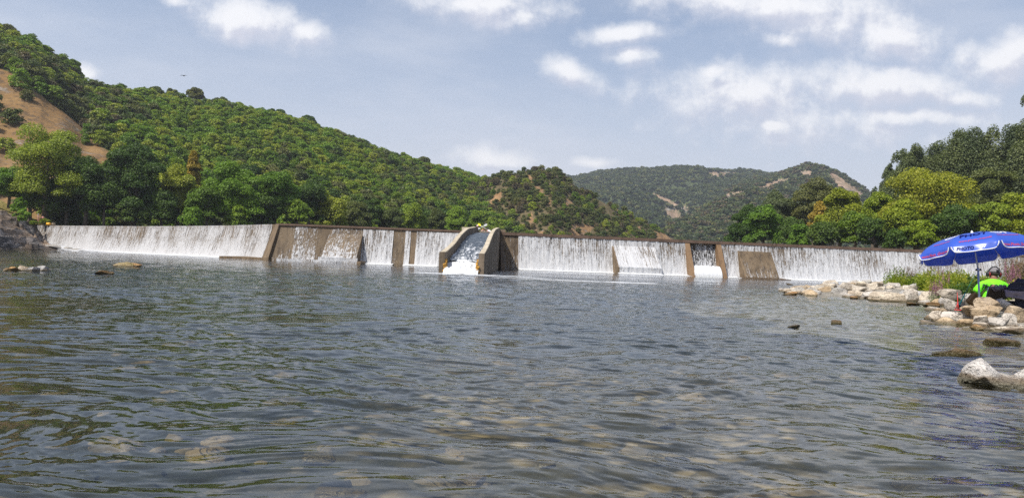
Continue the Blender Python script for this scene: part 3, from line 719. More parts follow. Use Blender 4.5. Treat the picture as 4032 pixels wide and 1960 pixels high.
hillC = Hill('C', 'hill', 'long far hill covered in grey green scrub under the horizon', M_FARHILL,
    [(1100, 480, 700, 1500), (1300, 462, 700, 1500), (1380, 452, 700, 1500), (1440, 441, 700, 1500), (1500, 431, 700, 1500), (1540, 426, 700, 1500), (1580, 421, 700, 1500), (1640, 426, 700, 1500), (1690, 430, 720, 1520), (1740, 425, 740, 1550), (1820, 431, 760, 1560),
     (1900, 432, 780, 1560), (1960, 442, 800, 1560), (2100, 470, 800, 1560), (2300, 520, 800, 1500)], 4.5, nu=340, nt=180, bump=5, pw=.8, gully=42)
hillD = Hill('D', 'hill', 'far rounded hill with a bare rocky right flank', M_FARHILL,
    [(1672, 570, 500, 640), (1700, 556, 500, 700), (1740, 532, 500, 800), (1800, 498, 500, 900), (1860, 462, 500, 1000), (1900, 447, 500, 1050), (1940, 438, 500, 1080), (1985, 424, 500, 1100), (2030, 414, 500, 1100), (2080, 427, 500, 1100), (2130, 452, 500, 1080),
     (2180, 486, 500, 1050), (2230, 520, 500, 1000), (2300, 556, 500, 950), (2420, 590, 500, 900)], 4.0, nu=320, nt=200, bump=4, pw=.85, gully=30)

def sample_hill(h, key, count, dmin, sparse=0.0, seed=1, tmin=0.0, sparse_fn=None):
    rg = np.random.default_rng(seed)
    U = rg.uniform(h.u[0], h.u[-1], count); T = rg.uniform(tmin, 1.02, count)
    X, Y, Z = h.at(U, T); px, py = proj(X, Y, Z); px = px/OV; py = py/OV
    # ragged outline: shift the test position by noise
    js = .15 if key in 'AB' else .02; ja = 1.0 if key in 'AB' else .5
    jx = (vnoise(X*js, Y*js, seed=5)-.5)*26*ja; jy = (vnoise(X*js, Y*js, seed=6)-.5)*18*ja
    k = np.ones(count, bool)
    for poly in BARE[key]: k &= ~(inpoly(px+jx, py+jy, poly) & (rg.random(count) > .004))
    if sparse: k &= fbm(X*.035+3, Y*.035, seed=9) > sparse*(.5+1.0*vnoise(X*.2, Y*.02, seed=8))
    X, Y, Z = X[k], Y[k], Z[k]
    cell = {}; keep = []
    for i in range(len(X)):
        c = (int(X[i]//dmin), int(Y[i]//dmin))
        if any((X[i]-X[j])**2+(Y[i]-Y[j])**2 < dmin*dmin for a in (-1, 0, 1) for b in (-1, 0, 1) for j in cell.get((c[0]+a, c[1]+b), ())): continue
        cell.setdefault(c, []).append(i); keep.append(i)
    return np.stack([X, Y, Z], -1)[keep]

# ------------------------------------------------------------------ foliage
def leaf_cloud(centers, radii, n, size, seed, flat=.75, shell=.55, aspect=1.5):
    """leaf sprays scattered through a set of ellipsoidal boughs"""
    rg = np.random.default_rng(seed)
    centers = np.array(centers, float); radii = np.array(radii, float)
    wts = radii[:, 0]*radii[:, 1]+.01; wts /= wts.sum(); k = rg.choice(len(centers), n, p=wts)
    d = rg.normal(size=(n, 3)); d /= np.linalg.norm(d, axis=1)[:, None]
    low = d[:, 2] < -.35; d[low, 2] *= -rg.random(low.sum())
    r = shell+(1.04-shell)*rg.random(n)**.6
    p = centers[k]+d*r[:, None]*radii[k]
    nrm = d*.7+rg.normal(size=(n, 3))*.55+np.array([0, 0, .45]); nrm /= np.linalg.norm(nrm, axis=1)[:, None]
    a = np.cross(nrm, rg.normal(size=(n, 3))); a /= np.linalg.norm(a, axis=1)[:, None]; b = np.cross(nrm, a)
    s = size*rg.uniform(.55, 1.3, n)[:, None]
    q = np.stack([p-a*s*.5*aspect, p-b*s*.42+nrm*s*.12, p+a*s*.5*aspect, p+b*s*.42-nrm*s*.1], 1).reshape(-1, 3)
    return q, np.arange(n*4).reshape(n, 4)
def crown_proto(name, kind, seed, mat, W, H, n, size):
    """crown spans about W wide and H tall, its foot at z=0"""
    rg = np.random.default_rng(seed); cs_, rs_ = [], []
    if kind == 'round':
        nb = 24
        for i in range(nb):
            a = rg.uniform(0, 6.28); z = rg.uniform(.18, .82); rr = W*.5*math.sin(math.pi*min(.95, z*.8+.18))**.7*rg.uniform(.3, .72)
            cs_.append((math.cos(a)*rr, math.sin(a)*rr, H*z)); q = rg.uniform(.1, .22)*W; rs_.append((q, q, q*rg.uniform(.65, .95)))
        cs_.append((0, 0, H*.5)); rs_.append((W*.3, W*.3, H*.36)); cs_.append((rg.uniform(-.1, .1)*W, 0, H*.82)); rs_.append((W*.2, W*.2, H*.18))
    elif kind == 'wide':
        for i in range(38):
            a = rg.uniform(0, 6.28); z = rg.uniform(.1, .9); env = (1-(z*1.0)**2.2)**.5
            rr = W*.5*env*rg.uniform(.35, .85); cs_.append((math.cos(a)*rr, math.sin(a)*rr, H*z*.93)); q = rg.uniform(.085, .17)*W; rs_.append((q, q, q*rg.uniform(.6, 1.0)))
        cs_.append((0, 0, H*.42)); rs_.append((W*.3, W*.3, H*.36))
    elif kind == 'poplar':
        for i in range(24):
            z = (i+.5)/24; rr = W*.5*(math.sin(math.pi*min(1, z*.8+.14))**.6)
            a = rg.uniform(0, 6.28); q = rr*rg.uniform(.5, .8)
            cs_.append((math.cos(a)*rr*.55, math.sin(a)*rr*.55, H*z)); rs_.append((q, q, q*rg.uniform(1.1, 1.9)))
    elif kind == 'shrub':
        for i in range(7):
            a = rg.uniform(0, 6.28); rr = W*.3*rg.random()**.5; cs_.append((math.cos(a)*rr, math.sin(a)*rr, H*rg.uniform(.2, .6))); q = rg.uniform(.2, .33)*W; rs_.append((q, q, q*.75))
    v, f = leaf_cloud(cs_, rs_, n, size, seed)
    v[:, 2] = np.maximum(v[:, 2], 0)
    return mesh_np(name, v, f, mat)
def trunk_proto(name, H, r, seed, spread=.35, top=.75):
    rg = random.Random(seed); mb = MB()
    pts = [(0, 0, -.8), (rg.uniform(-.1, .1), rg.uniform(-.1, .1), H*.2), (rg.uniform(-.3, .3), rg.uniform(-.3, .3), H*.45), (rg.uniform(-.4, .4), rg.uniform(-.4, .4), H*top)]
    mb.tube(pts, [r, r*.85, r*.6, r*.15], 8)
    for i in range(7):
        z = H*rg.uniform(.18, .55); a = rg.uniform(0, 6.28); L = H*spread*rg.uniform(.5, 1)
        base = Vector((0, 0, z)); tip = base+Vector((math.cos(a)*L, math.sin(a)*L, L*rg.uniform(.5, 1.1)))
        mb.tube([base, (base+tip)/2+Vector((0, 0, -L*.06)), tip], [r*.4, r*.25, r*.06], 5)
    return mb.mesh(name, M_BARK, True)

# hillside crowns: unit crowns of about 5 m
hl = bpy.data.collections.new('hillside_crowns')
HP = []
for i, (mt_, w_) in enumerate(((L_OAK, 3), (L_OAK, 3), (L_FRESH, 1), (L_HOLM, 2), (L_HOLM, 2), (L_DARK, 1), (L_DRY, 1))):
    me = crown_proto('crown', 'round' if i % 2 else 'wide', 100+i, mt_, 4.6, 4.2, 1600, .30)
    HP.append(me)
def gn_scatter(name, pts, protos, label, seed, smin, smax, choice=None):
    """one object: points carry instances of the given crowns"""
    rg = np.random.default_rng(seed); n = len(pts)
    me = bpy.data.meshes.new(name); me.vertices.add(n); me.vertices.foreach_set('co', np.asarray(pts, np.float32).ravel())
    a = me.attributes.new('sc', 'FLOAT', 'POINT'); a.data.foreach_set('value', rg.uniform(smin, smax, n).astype(np.float32))
    a = me.attributes.new('rz', 'FLOAT', 'POINT'); a.data.foreach_set('value', rg.uniform(0, 6.28, n).astype(np.float32))
    a = me.attributes.new('pick', 'INT', 'POINT'); a.data.foreach_set('value', (choice if choice is not None else rg.integers(0, len(protos), n)).astype(np.int32))
    me.update(); o = obj(name, me); tag(o, label, None, None, 'stuff')
    col = bpy.data.collections.new(name+'_kinds')
    for j, pm in enumerate(protos):
        po = bpy.data.objects.new('%s_kind_%02d' % (name, j), pm); col.objects.link(po)
    ng = bpy.data.node_groups.new(name+'_scatter', 'GeometryNodeTree')
    ng.interface.new_socket('Geometry', in_out='INPUT', socket_type='NodeSocketGeometry'); ng.interface.new_socket('Geometry', in_out='OUTPUT', socket_type='NodeSocketGeometry')
    N, Lk = ng.nodes, ng.links; a = N.new('NodeGroupInput'); b = N.new('NodeGroupOutput'); ip = N.new('GeometryNodeInstanceOnPoints'); ci = N.new('GeometryNodeCollectionInfo')
    ci.inputs['Collection'].default_value = col; ci.inputs['Separate Children'].default_value = True; ci.inputs['Reset Children'].default_value = True
    ip.inputs['Pick Instance'].default_value = True
    def att(nm, ty):
        q = N.new('GeometryNodeInputNamedAttribute'); q.data_type = ty; q.inputs['Name'].default_value = nm; return q.outputs['Attribute']
    mp = N.new('GeometryNodeMeshToPoints')
    Lk.new(a.outputs[0], mp.inputs['Mesh']); Lk.new(mp.outputs[0], ip.inputs['Points']); Lk.new(ci.outputs[0], ip.inputs['Instance'])
    Lk.new(att('pick', 'INT'), ip.inputs['Instance Index']); Lk.new(att('sc', 'FLOAT'), ip.inputs['Scale'])
    cx_ = N.new('ShaderNodeCombineXYZ'); Lk.new(att('rz', 'FLOAT'), cx_.inputs[2]); Lk.new(cx_.outputs[0], ip.inputs['Rotation']); Lk.new(ip.outputs[0], b.inputs[0])
    md = o.modifiers.new('scatter', 'NODES'); md.node_group = ng
    return o
pA = sample_hill(hillA, 'A', 34000, 2.45, seed=2)
pB = sample_hill(hillB, 'B', 12000, 2.2, sparse=.2, seed=3)
#print('hill trees', len(pA), len(pB))
# the nearest crowns of the left hillside stand as trees of their own
dist = pA[:, 1]; px_, py2_ = proj(*pA.T); vis = (px_ > -40) & (px_ < 2500)
order = np.argsort(np.where(vis, dist, 9e9)); near = order[:250]; rest = order[250:]
for i in near:
    o = obj('oak_tree', HP[int(rng.choice([0, 1, 2, 3, 4, 5], p=[.25, .25, .2, .1, .1, .1]))], None, tuple(pA[i]-np.array([0, 0, .6])))
    s_ = rng.uniform(.6, 1.4); o.scale = (s_, s_, s_*rng.uniform(.9, 1.15)); o.rotation_euler = (0, 0, rng.uniform(0, 6.28))
    tag(o, 'rounded green oak crown among many alike on the lower left hillside', 'tree', 'oaks on the lower left hillside')
q = pA[rest]-np.array([0, 0, .7]); nz = fbm(q[:, 0]*.03, q[:, 1]*.03, seed=14)
ch = np.where(nz > .52, rng.choice([0, 1, 2], len(q)), rng.choice([0, 1, 3, 4, 5], len(q)))
pxq, pyq = proj(*q.T); dry = (pxq/OV < 300) & (pyq/OV > 150) & (rng.random(len(q)) < .45); ch = np.where(dry, rng.choice([3, 6, 4], len(q)), ch)
gn_scatter('woodland', q, HP, 'dense oak wood covering the upper left hillside', 4, .72, 1.45, ch)
q = pB-np.array([0, 0, .7]); gn_scatter('woodland', q, HP, 'holm oak scrub dotted over the rounded spur', 5, .35, 1.05, rng.choice([3, 4, 0, 6, 3, 4], len(q)))
SP = [crown_proto('scrub', 'shrub', 200+i, (L_FAR, L_FAR, L_HOLM, L_FAR)[i], 7.0, 4.6, 130, 1.5) for i in range(4)]
SPS = [crown_proto('scrub', 'shrub', 220+i, (L_FAR, L_HOLM, L_FAR, L_DRY)[i], 5.0, 3.4, 130, 1.0) for i in range(4)]
pC = sample_hill(hillC, 'C', 60000, 4.0, seed=6); pD = sample_hill(hillD, 'D', 60000, 3.2, sparse=.14, seed=7)
#print('far', len(pC), len(pD))
gn_scatter('scrubland', pC, SP, 'grey green scrub covering the long far hill', 7, .7, 1.6)
gn_scatter('scrubland', pD, SPS, 'scrub covering the far rounded hill', 8, .6, 1.6)

# ------------------------------------------------------------------ trees along the banks
TP = {}
def tree_parts(kind, mt_, W, H, v, dens=1.0, size=.34):
    key = (kind, mt_.name, round(W), round(H), v)
    if key not in TP:
        foot = {'poplar': .12, 'round': .16, 'wide': .17, 'shrub': 0}[kind]*H
        n = int(dens*min(40000, 900+W*H*215))
        TP[key] = (crown_proto('crown', kind, 300+v, mt_, W, H-foot, n, size), foot, trunk_proto('trunk', H, .12+H*.022, 400+v, .3*min(1, W/H), .7) if kind != 'shrub' else None)
    return TP[key]
def bank_tree(ox, otop, obase, ow, d, kind, mt_, v, label, cat='tree', name='tree', group=None, zb=None, size=.25, dens=1.0):
    """ox, otop, obase, ow: middle, top, foot and width in the 2576 wide view of the photo; d: its distance"""
    top = P(ox*OV, otop*OV, d); base = PZ(ox*OV, d, CREST+.15 if zb is None else zb)
    H = top.z-base.z; W = ow*OV/F*d
    cr, foot, tk = tree_parts(kind, mt_, W, H, v, dens, size)
    r = thing(name, label, cat, base, rng.uniform(0, 6.28), group)
    obj('crown', cr, r, (0, 0, foot))
    if tk: obj('trunk', tk, r)
    return r
LB = [
 (112, 306, 560, 235, 136.5, 'wide', L_OAK, 1, 'big olive green tree standing before the dry slope at the left edge'),
 (22, 418, 552, 130, 135, 'wide', L_FRESH, 2, 'yellowish green tree cut by the left edge, below the dry slope'),
 (215, 392, 566, 130, 137, 'round', L_DARK, 3, 'dark tree on the left bank beside the big olive green tree'),
 (335, 348, 568, 185, 141, 'wide', L_DARK, 4, 'tall dark green tree below the lower tip of the dry slope'),
 (262, 455, 567, 120, 137, 'round', L_DARK, 5, 'low dark tree at the water behind the left end of the weir'),
 (480, 378, 440, 62, 152, 'round', L_OCHRE, 6, 'small ochre yellow tree on the left hillside above the dark trees'),
 (445, 412, 568, 120, 146, 'round', L_OAK, 7, 'green tree right below the ochre yellow tree'),
 (405, 478, 568, 105, 141, 'round', L_DARK, 8, 'low dark tree at the water below the ochre yellow tree'),
 (590, 398, 568, 165, 149, 'wide', L_FRESH, 9, 'soft bright green tree in the middle of the left bank'),
 (520, 470, 568, 120, 144, 'round', L_OAK, 10, 'olive green tree left of the soft bright green one at the water'),
 (690, 416, 568, 135, 155, 'wide', L_FRESH, 11, 'soft bright green tree above the corner of the weir'),
 (655, 492, 568, 110, 150, 'round', L_DARK, 12, 'dark rounded tree at the water directly left of the weir corner'),
 (600, 515, 568, 80, 146, 'round', L_FRESH, 13, 'low light green bush tree at the water left of the weir corner'),
 (745, 500, 566, 85, 154, 'round', L_FRESH, 14, 'light green rounded tree just behind the weir corner'),
 (775, 458, 568, 110, 165, 'round', L_DARK, 15, 'dark tree behind the brown dry part of the weir'),
 (830, 492, 568, 95, 166, 'round', L_OAK, 16, 'green tree behind the brown dry part of the weir'),
 (890, 505, 570, 90, 172, 'round', L_HOLM, 17, 'grey green tree behind the brown sloping buttress'),
 (930, 490, 570, 80, 180, 'wide', L_DARK, 18, 'dark tree behind the curtain right of the brown buttress'),
 (985, 520, 572, 80, 182, 'round', L_HOLM, 19, 'round grey green tree behind the dry brown strip'),
 (1040, 508, 573, 80, 194, 'round', L_OAK, 20, 'green tree at the water between the dry strip and the chute'),
 (1095, 522, 575, 70, 204, 'round', L_HOLM, 21, 'grey green tree at the water left of the chute'),
 (1142, 518, 576, 75, 214, 'round', L_FRESH, 22, 'rounded lighter tree directly behind the left chute wall'),
 (1190, 528, 578, 60, 226, 'round', L_OAK, 23, 'small tree behind the paddlers at the head of the chute'),
 (485, 520, 568, 70, 140, 'round', L_FRESH, 24, 'small fresh green tree hanging over the water behind the left arm'),
 (75, 415, 560, 120, 137.5, 'round', L_OAK, 26, 'olive green lower growth under the big olive green tree'),
 (165, 440, 566, 125, 138, 'round', L_DARK, 27, 'dark low tree between the big olive green tree and the crest'),
 (330, 505, 568, 90, 137, 'wide', L_DARK, 25, 'dark low branches over the water behind the left arm'),
]
for i, a in enumerate(LB): bank_tree(*a[:8], a[8], zb=(5.6, 8.0)[i] if i < 2 else None)
for i, (ox, ot, w_, d_, mt_, where) in enumerate(((22, 62, 60, 249, L_HOLM, 'at the top left corner of the ridge'), (172, 146, 70, 262, L_OAK, 'below the small cloud on the left ridge'), (395, 218, 60, 290, L_HOLM, 'on the ridge above the ochre yellow tree'),
        (430, 222, 38, 295, L_POP, 'just left of the lone round tree on the ridge'), (490, 222, 46, 303, L_HOLM, 'standing alone and round on the skyline'), (556, 243, 46, 310, L_POP, 'feathery, first right of the lone round tree'),
        (595, 256, 50, 314, L_OAK, 'second right of the lone round tree'), (696, 272, 62, 325, L_DARK, 'leaning over the ridge in the middle of the slope'), (772, 290, 50, 335, L_DARK, 'dark and pointed above the ridge bend'),
        (1018, 384, 44, 362, L_OAK, 'on the lower ridge, left of the pair above the chute'), (1066, 394, 50, 372, L_HOLM, 'on the lower ridge, above the chute'))):
    zb_ = P(ox*OV, (ot+w_*.75)*OV, d_).z-1.0
    bank_tree(ox, ot, 0, w_, d_, 'wide' if i % 2 else 'round', mt_, 80+i, 'skyline tree '+where, zb=zb_, size=.4, group='skyline trees of the left hill')
RB = [
 (1850, 560, 606, 62, 170, 'round', L_DARK, 30, 'small dark tree at the left end of the right bank wood'),
 (1880, 512, 608, 90, 172, 'round', L_DARK, 31, 'dark tree behind the bright green one on the right bank'),
 (1918, 508, 610, 110, 158, 'wide', L_FRESH, 32, 'bright green bushy tree near the left end of the right bank'),
 (1955, 478, 610, 110, 180, 'round', L_POP, 33, 'grey green tree rising behind the bright green bushy one'),
 (2045, 440, 612, 150, 176, 'wide', L_HOLM, 34, 'tall dull green tree right of the far hilltop'),
 (1995, 545, 612, 95, 150, 'round', L_DARK, 35, 'low dark tree at the water right of the bright green bushy one'),
 (2060, 505, 612, 70, 150, 'round', L_OCHRE, 36, 'ochre tinged small tree on the right bank'),
 (2112, 470, 613, 135, 146, 'wide', L_YELLOW, 37, 'yellow green tree in the middle of the right bank wood'),
 (2070, 556, 613, 110, 138, 'round', L_DARK, 38, 'dark low tree in front of the ochre tinged one'),
 (2150, 530, 614, 105, 134, 'round', L_OAK, 39, 'mid green tree at the water below the yellow green one'),
 (2205, 470, 615, 120, 140, 'wide', L_YELLOW, 40, 'yellow green tree left of the biggest yellow green tree'),
 (2200, 548, 616, 115, 126, 'round', L_DARK, 41, 'dark green tree at the water left of the umbrella'),
 (2345, 408, 618, 300, 124, 'wide', L_YELLOW, 42, 'biggest yellow green tree above the blue umbrella'),
 (2270, 500, 616, 130, 120, 'round', L_YELLOW, 43, 'lower yellow bough tree left above the umbrella'),
 (2310, 548, 620, 95, 113, 'wide', L_YELLOW, 44, 'low yellow green tree just left of the umbrella tip'),
 (2250, 575, 618, 70, 112, 'round', L_DARK, 45, 'low dark bush tree behind the crest left of the umbrella'),
 (2400, 512, 622, 130, 113, 'round', L_DARK, 46, 'dark green tree directly above the umbrella top'),
 (2480, 500, 624, 130, 112, 'wide', L_OAK, 47, 'green tree above the right half of the umbrella'),
 (2560, 480, 626, 130, 112, 'wide', L_YELLOW, 48, 'yellowish tree at the right edge above the umbrella'),
 (2500, 405, 622, 150, 132, 'wide', L_HOLM, 49, 'dull dark tree between the poplars and the yellow green tree'),
 (2262, 385, 560, 95, 150, 'poplar', L_POP, 50, 'leftmost poplar of the row on the right bank'),
 (2305, 372, 560, 100, 152, 'poplar', L_POP, 51, 'second poplar from the left on the right bank'),
 (2345, 366, 560, 105, 153, 'poplar', L_POP, 52, 'third poplar from the left on the right bank'),
 (2392, 342, 560, 120, 150, 'poplar', L_POP, 53, 'fourth poplar, noticeably taller than the first three'),
 (2438, 336, 560, 120, 148, 'poplar', L_POP, 54, 'fifth poplar of the row behind the yellow green tree'),
 (2486, 332, 560, 120, 146, 'poplar', L_POP, 55, 'sixth poplar of the row behind the dull dark tree'),
 (2530, 322, 560, 115, 144, 'poplar', L_POP, 56, 'poplar next to the tallest one near the right edge'),
 (2582, 248, 560, 84, 138, 'poplar', L_POP, 57, 'tallest poplar, cut by the right edge of the view'),
 (2640, 300, 560, 90, 140, 'poplar', L_POP, 58, 'poplar just beyond the right edge of the view'),
 (2650, 440, 620, 150, 118, 'wide', L_OAK, 59, 'green tree just beyond the right edge of the view'),
 (2232, 415, 560, 45, 156, 'poplar', L_POP, 60, 'thin grey green poplar top left of the poplar row'),
 (2195, 468, 560, 44, 165, 'round', L_POP, 61, 'small grey green treetop where the far hill meets the wood'),
 (2010, 560, 613, 70, 144, 'wide', L_FRESH, 62, 'fresh green low bush tree at the water on the right bank'),
]
for a in RB: bank_tree(*a[:8], a[8], zb=CREST+.1)
# ground of the right bank upstream of the weir
Y, U = np.meshgrid(np.linspace(101, 420, 90), np.linspace(0, 1, 60), indexing='ij')
u0_ = np.interp(Y, [101, 112, 126, 150, 172, 200, 420], [.60, .52, .43, .34, .27, .275, .30]); UU2 = u0_+(1.5-u0_)*U
Z = CREST-.6+.9*np.clip(U*12, 0, 1)+1.2*fbm(UU2*Y*.1, Y*.1, seed=90)*np.clip(U*6, 0, 1)-.3
tag(obj('right_bank', sheet_grid('right_bank', UU2*Y, Y, Z, M_EARTH)), 'wooded ground of the right bank above the weir', kind='structure')

# ------------------------------------------------------------------ left bank: rock outcrop and grass
pxs = np.linspace(-520, 245, 240)
shore = np.interp(pxs, [-520, 0, 100, 170, 245], [70, 101, 110, 114, 119]); zmx = np.interp(pxs, [-520, -100, 0, 60, 100, 128, 150, 180, 215, 245], [9, 6.2, 5.6, 5.3, 4.9, 4.3, 3.3, 2.0, .9, .15])
T, PX = np.meshgrid(np.linspace(0, 1, 150), pxs, indexing='ij'); SH = np.interp(PX, pxs, shore); ZM = np.interp(PX, pxs, zmx)
Yo = SH-1.5+T*24; Uo = (PX-CX)/F+.0*PX; Xo = Uo*Yo
zz = ZM*np.clip((T-.06)/.94, 0, 1)**.75
layer = (zz*1.6+Xo*.42+Yo*.10+1.6*fbm(Xo*.12, Yo*.12, seed=91)); lay = layer-np.floor(layer)
lum = .8*(lay**3)+.35*(fbm(Xo*.5, Yo*.9, seed=92)-.5)+.5*(fbm(Xo*.18+3, Yo*.35, seed=93)-.5)
Zo = np.where(T > .03, zz+lum*np.clip(ZM/2.0, .15, 1), -.8); Zo = np.where(T > .985, -.5, Zo)
ro = obj('rock_outcrop', sheet_grid('rock_outcrop', Xo, Yo, Zo, R_CLIFF, True)); tag(ro, 'layered grey rock slabs sloping into the river at the left end of the weir', 'rock outcrop')
T, PX = np.meshgrid(np.linspace(0, 1, 60), np.linspace(-560, 215, 120), indexing='ij')
SH = np.interp(PX, pxs, shore)+20.5; Yo = SH+(152-SH)*T; Xo = (PX-CX)/F*Yo
Zo = np.interp(PX, [-560, 0, 100, 140, 215], [8.5, 4.9, 4.7, 4.5, 4.1])+T*np.interp(PX, [-560, 0, 120, 215], [7, 5.2, 2.5, .6])+.5*(fbm(Xo*.3, Yo*.3, seed=95)-.5)
tag(obj('grass_bank', sheet_grid('grass_bank', Xo, Yo, Zo, M_GRASSY)), 'dry grass slope above the rock slabs on the left', kind='structure')
def on_ground(px, py, d): return P(px, py, d)
bank_tree(45, 490, 552, 44, 121, 'wide', L_FRESH, 70, 'slim young tree growing from the rock slabs at the left edge', zb=4.1, size=.26)
bank_tree(60, 512, 556, 30, 120, 'shrub', L_FRESH, 71, 'small bush at the foot of the slim young tree on the rocks', 'bush', 'bush', zb=3.9, size=.22)
bank_tree(112, 545, 563, 26, 131, 'shrub', L_HERB, 72, 'green bush in front of the two people on the left bank', 'bush', 'bush', zb=4.2, size=.2)
bank_tree(85, 553, 565, 20, 129, 'shrub', L_HERB, 73, 'low green tuft on the rocks left of the two people', 'bush', 'bush', zb=4.1, size=.18)

# ------------------------------------------------------------------ rocks
def rock_mesh(name, size, seed, mat, sub=4, cuts=9, rough=.07, round_=.0):
    rg = np.random.default_rng(seed); bm = bmesh.new(); bmesh.ops.create_icosphere(bm, subdivisions=sub, radius=1)
    v = np.array([q.co[:] for q in bm.verts]); f = np.array([[q.index for q in fa.verts] for fa in bm.faces]); bm.free()
    v = v/np.max(np.abs(v)**1.0, axis=1)[:, None]**.35
    for _ in range(cuts):
        n = rg.normal(size=3); n /= np.linalg.norm(n); dd = rg.uniform(.46, .8)+round_
        s = v@n; o = s > dd; v[o] -= (s[o]-dd)[:, None]*n*.97
    v += (v/np.linalg.norm(v, axis=1)[:, None])*(fbm(v[:, 0]*2+seed, v[:, 1]*2, v[:, 2]*2, 5, seed)-.5)[:, None]*rough*2.6
    v += (v/np.linalg.norm(v, axis=1)[:, None])*(fbm(v[:, 0]*7+seed, v[:, 1]*7, v[:, 2]*9, 4, seed+9)-.5)[:, None]*rough*1.1
    lo, hi = v.min(0), v.max(0); v = (v-(lo+hi)/2)/(hi-lo)*np.array(size)
    me = mesh_np(name, v, f, mat, False)
    return me
def rock(box, d, mat, seed, label, name='rock', dep=.8, tilt=0.0, sink=.25, cuts=9, z=None, rough=.07, group=None, cat='rock', round_=0.0):
    """box: x0, y0, x1, y1 in photo pixels (4032 wide) of the part seen; d: distance, or None to take it from the waterline"""
    x0, y0, x1, y1 = box; xm = (x0+x1)/2
    if d is None: d = max(3.0, G(xm, y1).y)
    a, b = P(x0, (y0+y1)/2, d), P(x1, (y0+y1)/2, d); top, bot = P(xm, y0, d), P(xm, y1, d)
    W = (b-a).length*1.04; Hh = (top.z-bot.z)*(1+sink); D = max(W*dep, Hh*.8)
    me = rock_mesh(name, (W, D, Hh), seed, mat, 5 if W*F/d > 250 else 4, cuts+4, rough, round_)
    o = obj(name, me, None, ((a.x+b.x)/2, d+D*.35, top.z-Hh/2)); o.rotation_euler = (0, tilt, -.5*math.atan2(a.x, d))
    return tag(o, label, cat, group)
def c6(x0, y0, x1, y1): k = 4.637; return (3640+x0/k, 1150+y0/k, 3640+x1/k, 1150+y1/k)
def c8(x0, y0, x1, y1): k = 3.68; return (3000+x0/k, 1060+y0/k, 3000+x1/k, 1060+y1/k)
def c1(x0, y0, x1, y1): k = 2.342; return (x0/k, 800+y0/k, x1/k, 800+y1/k)
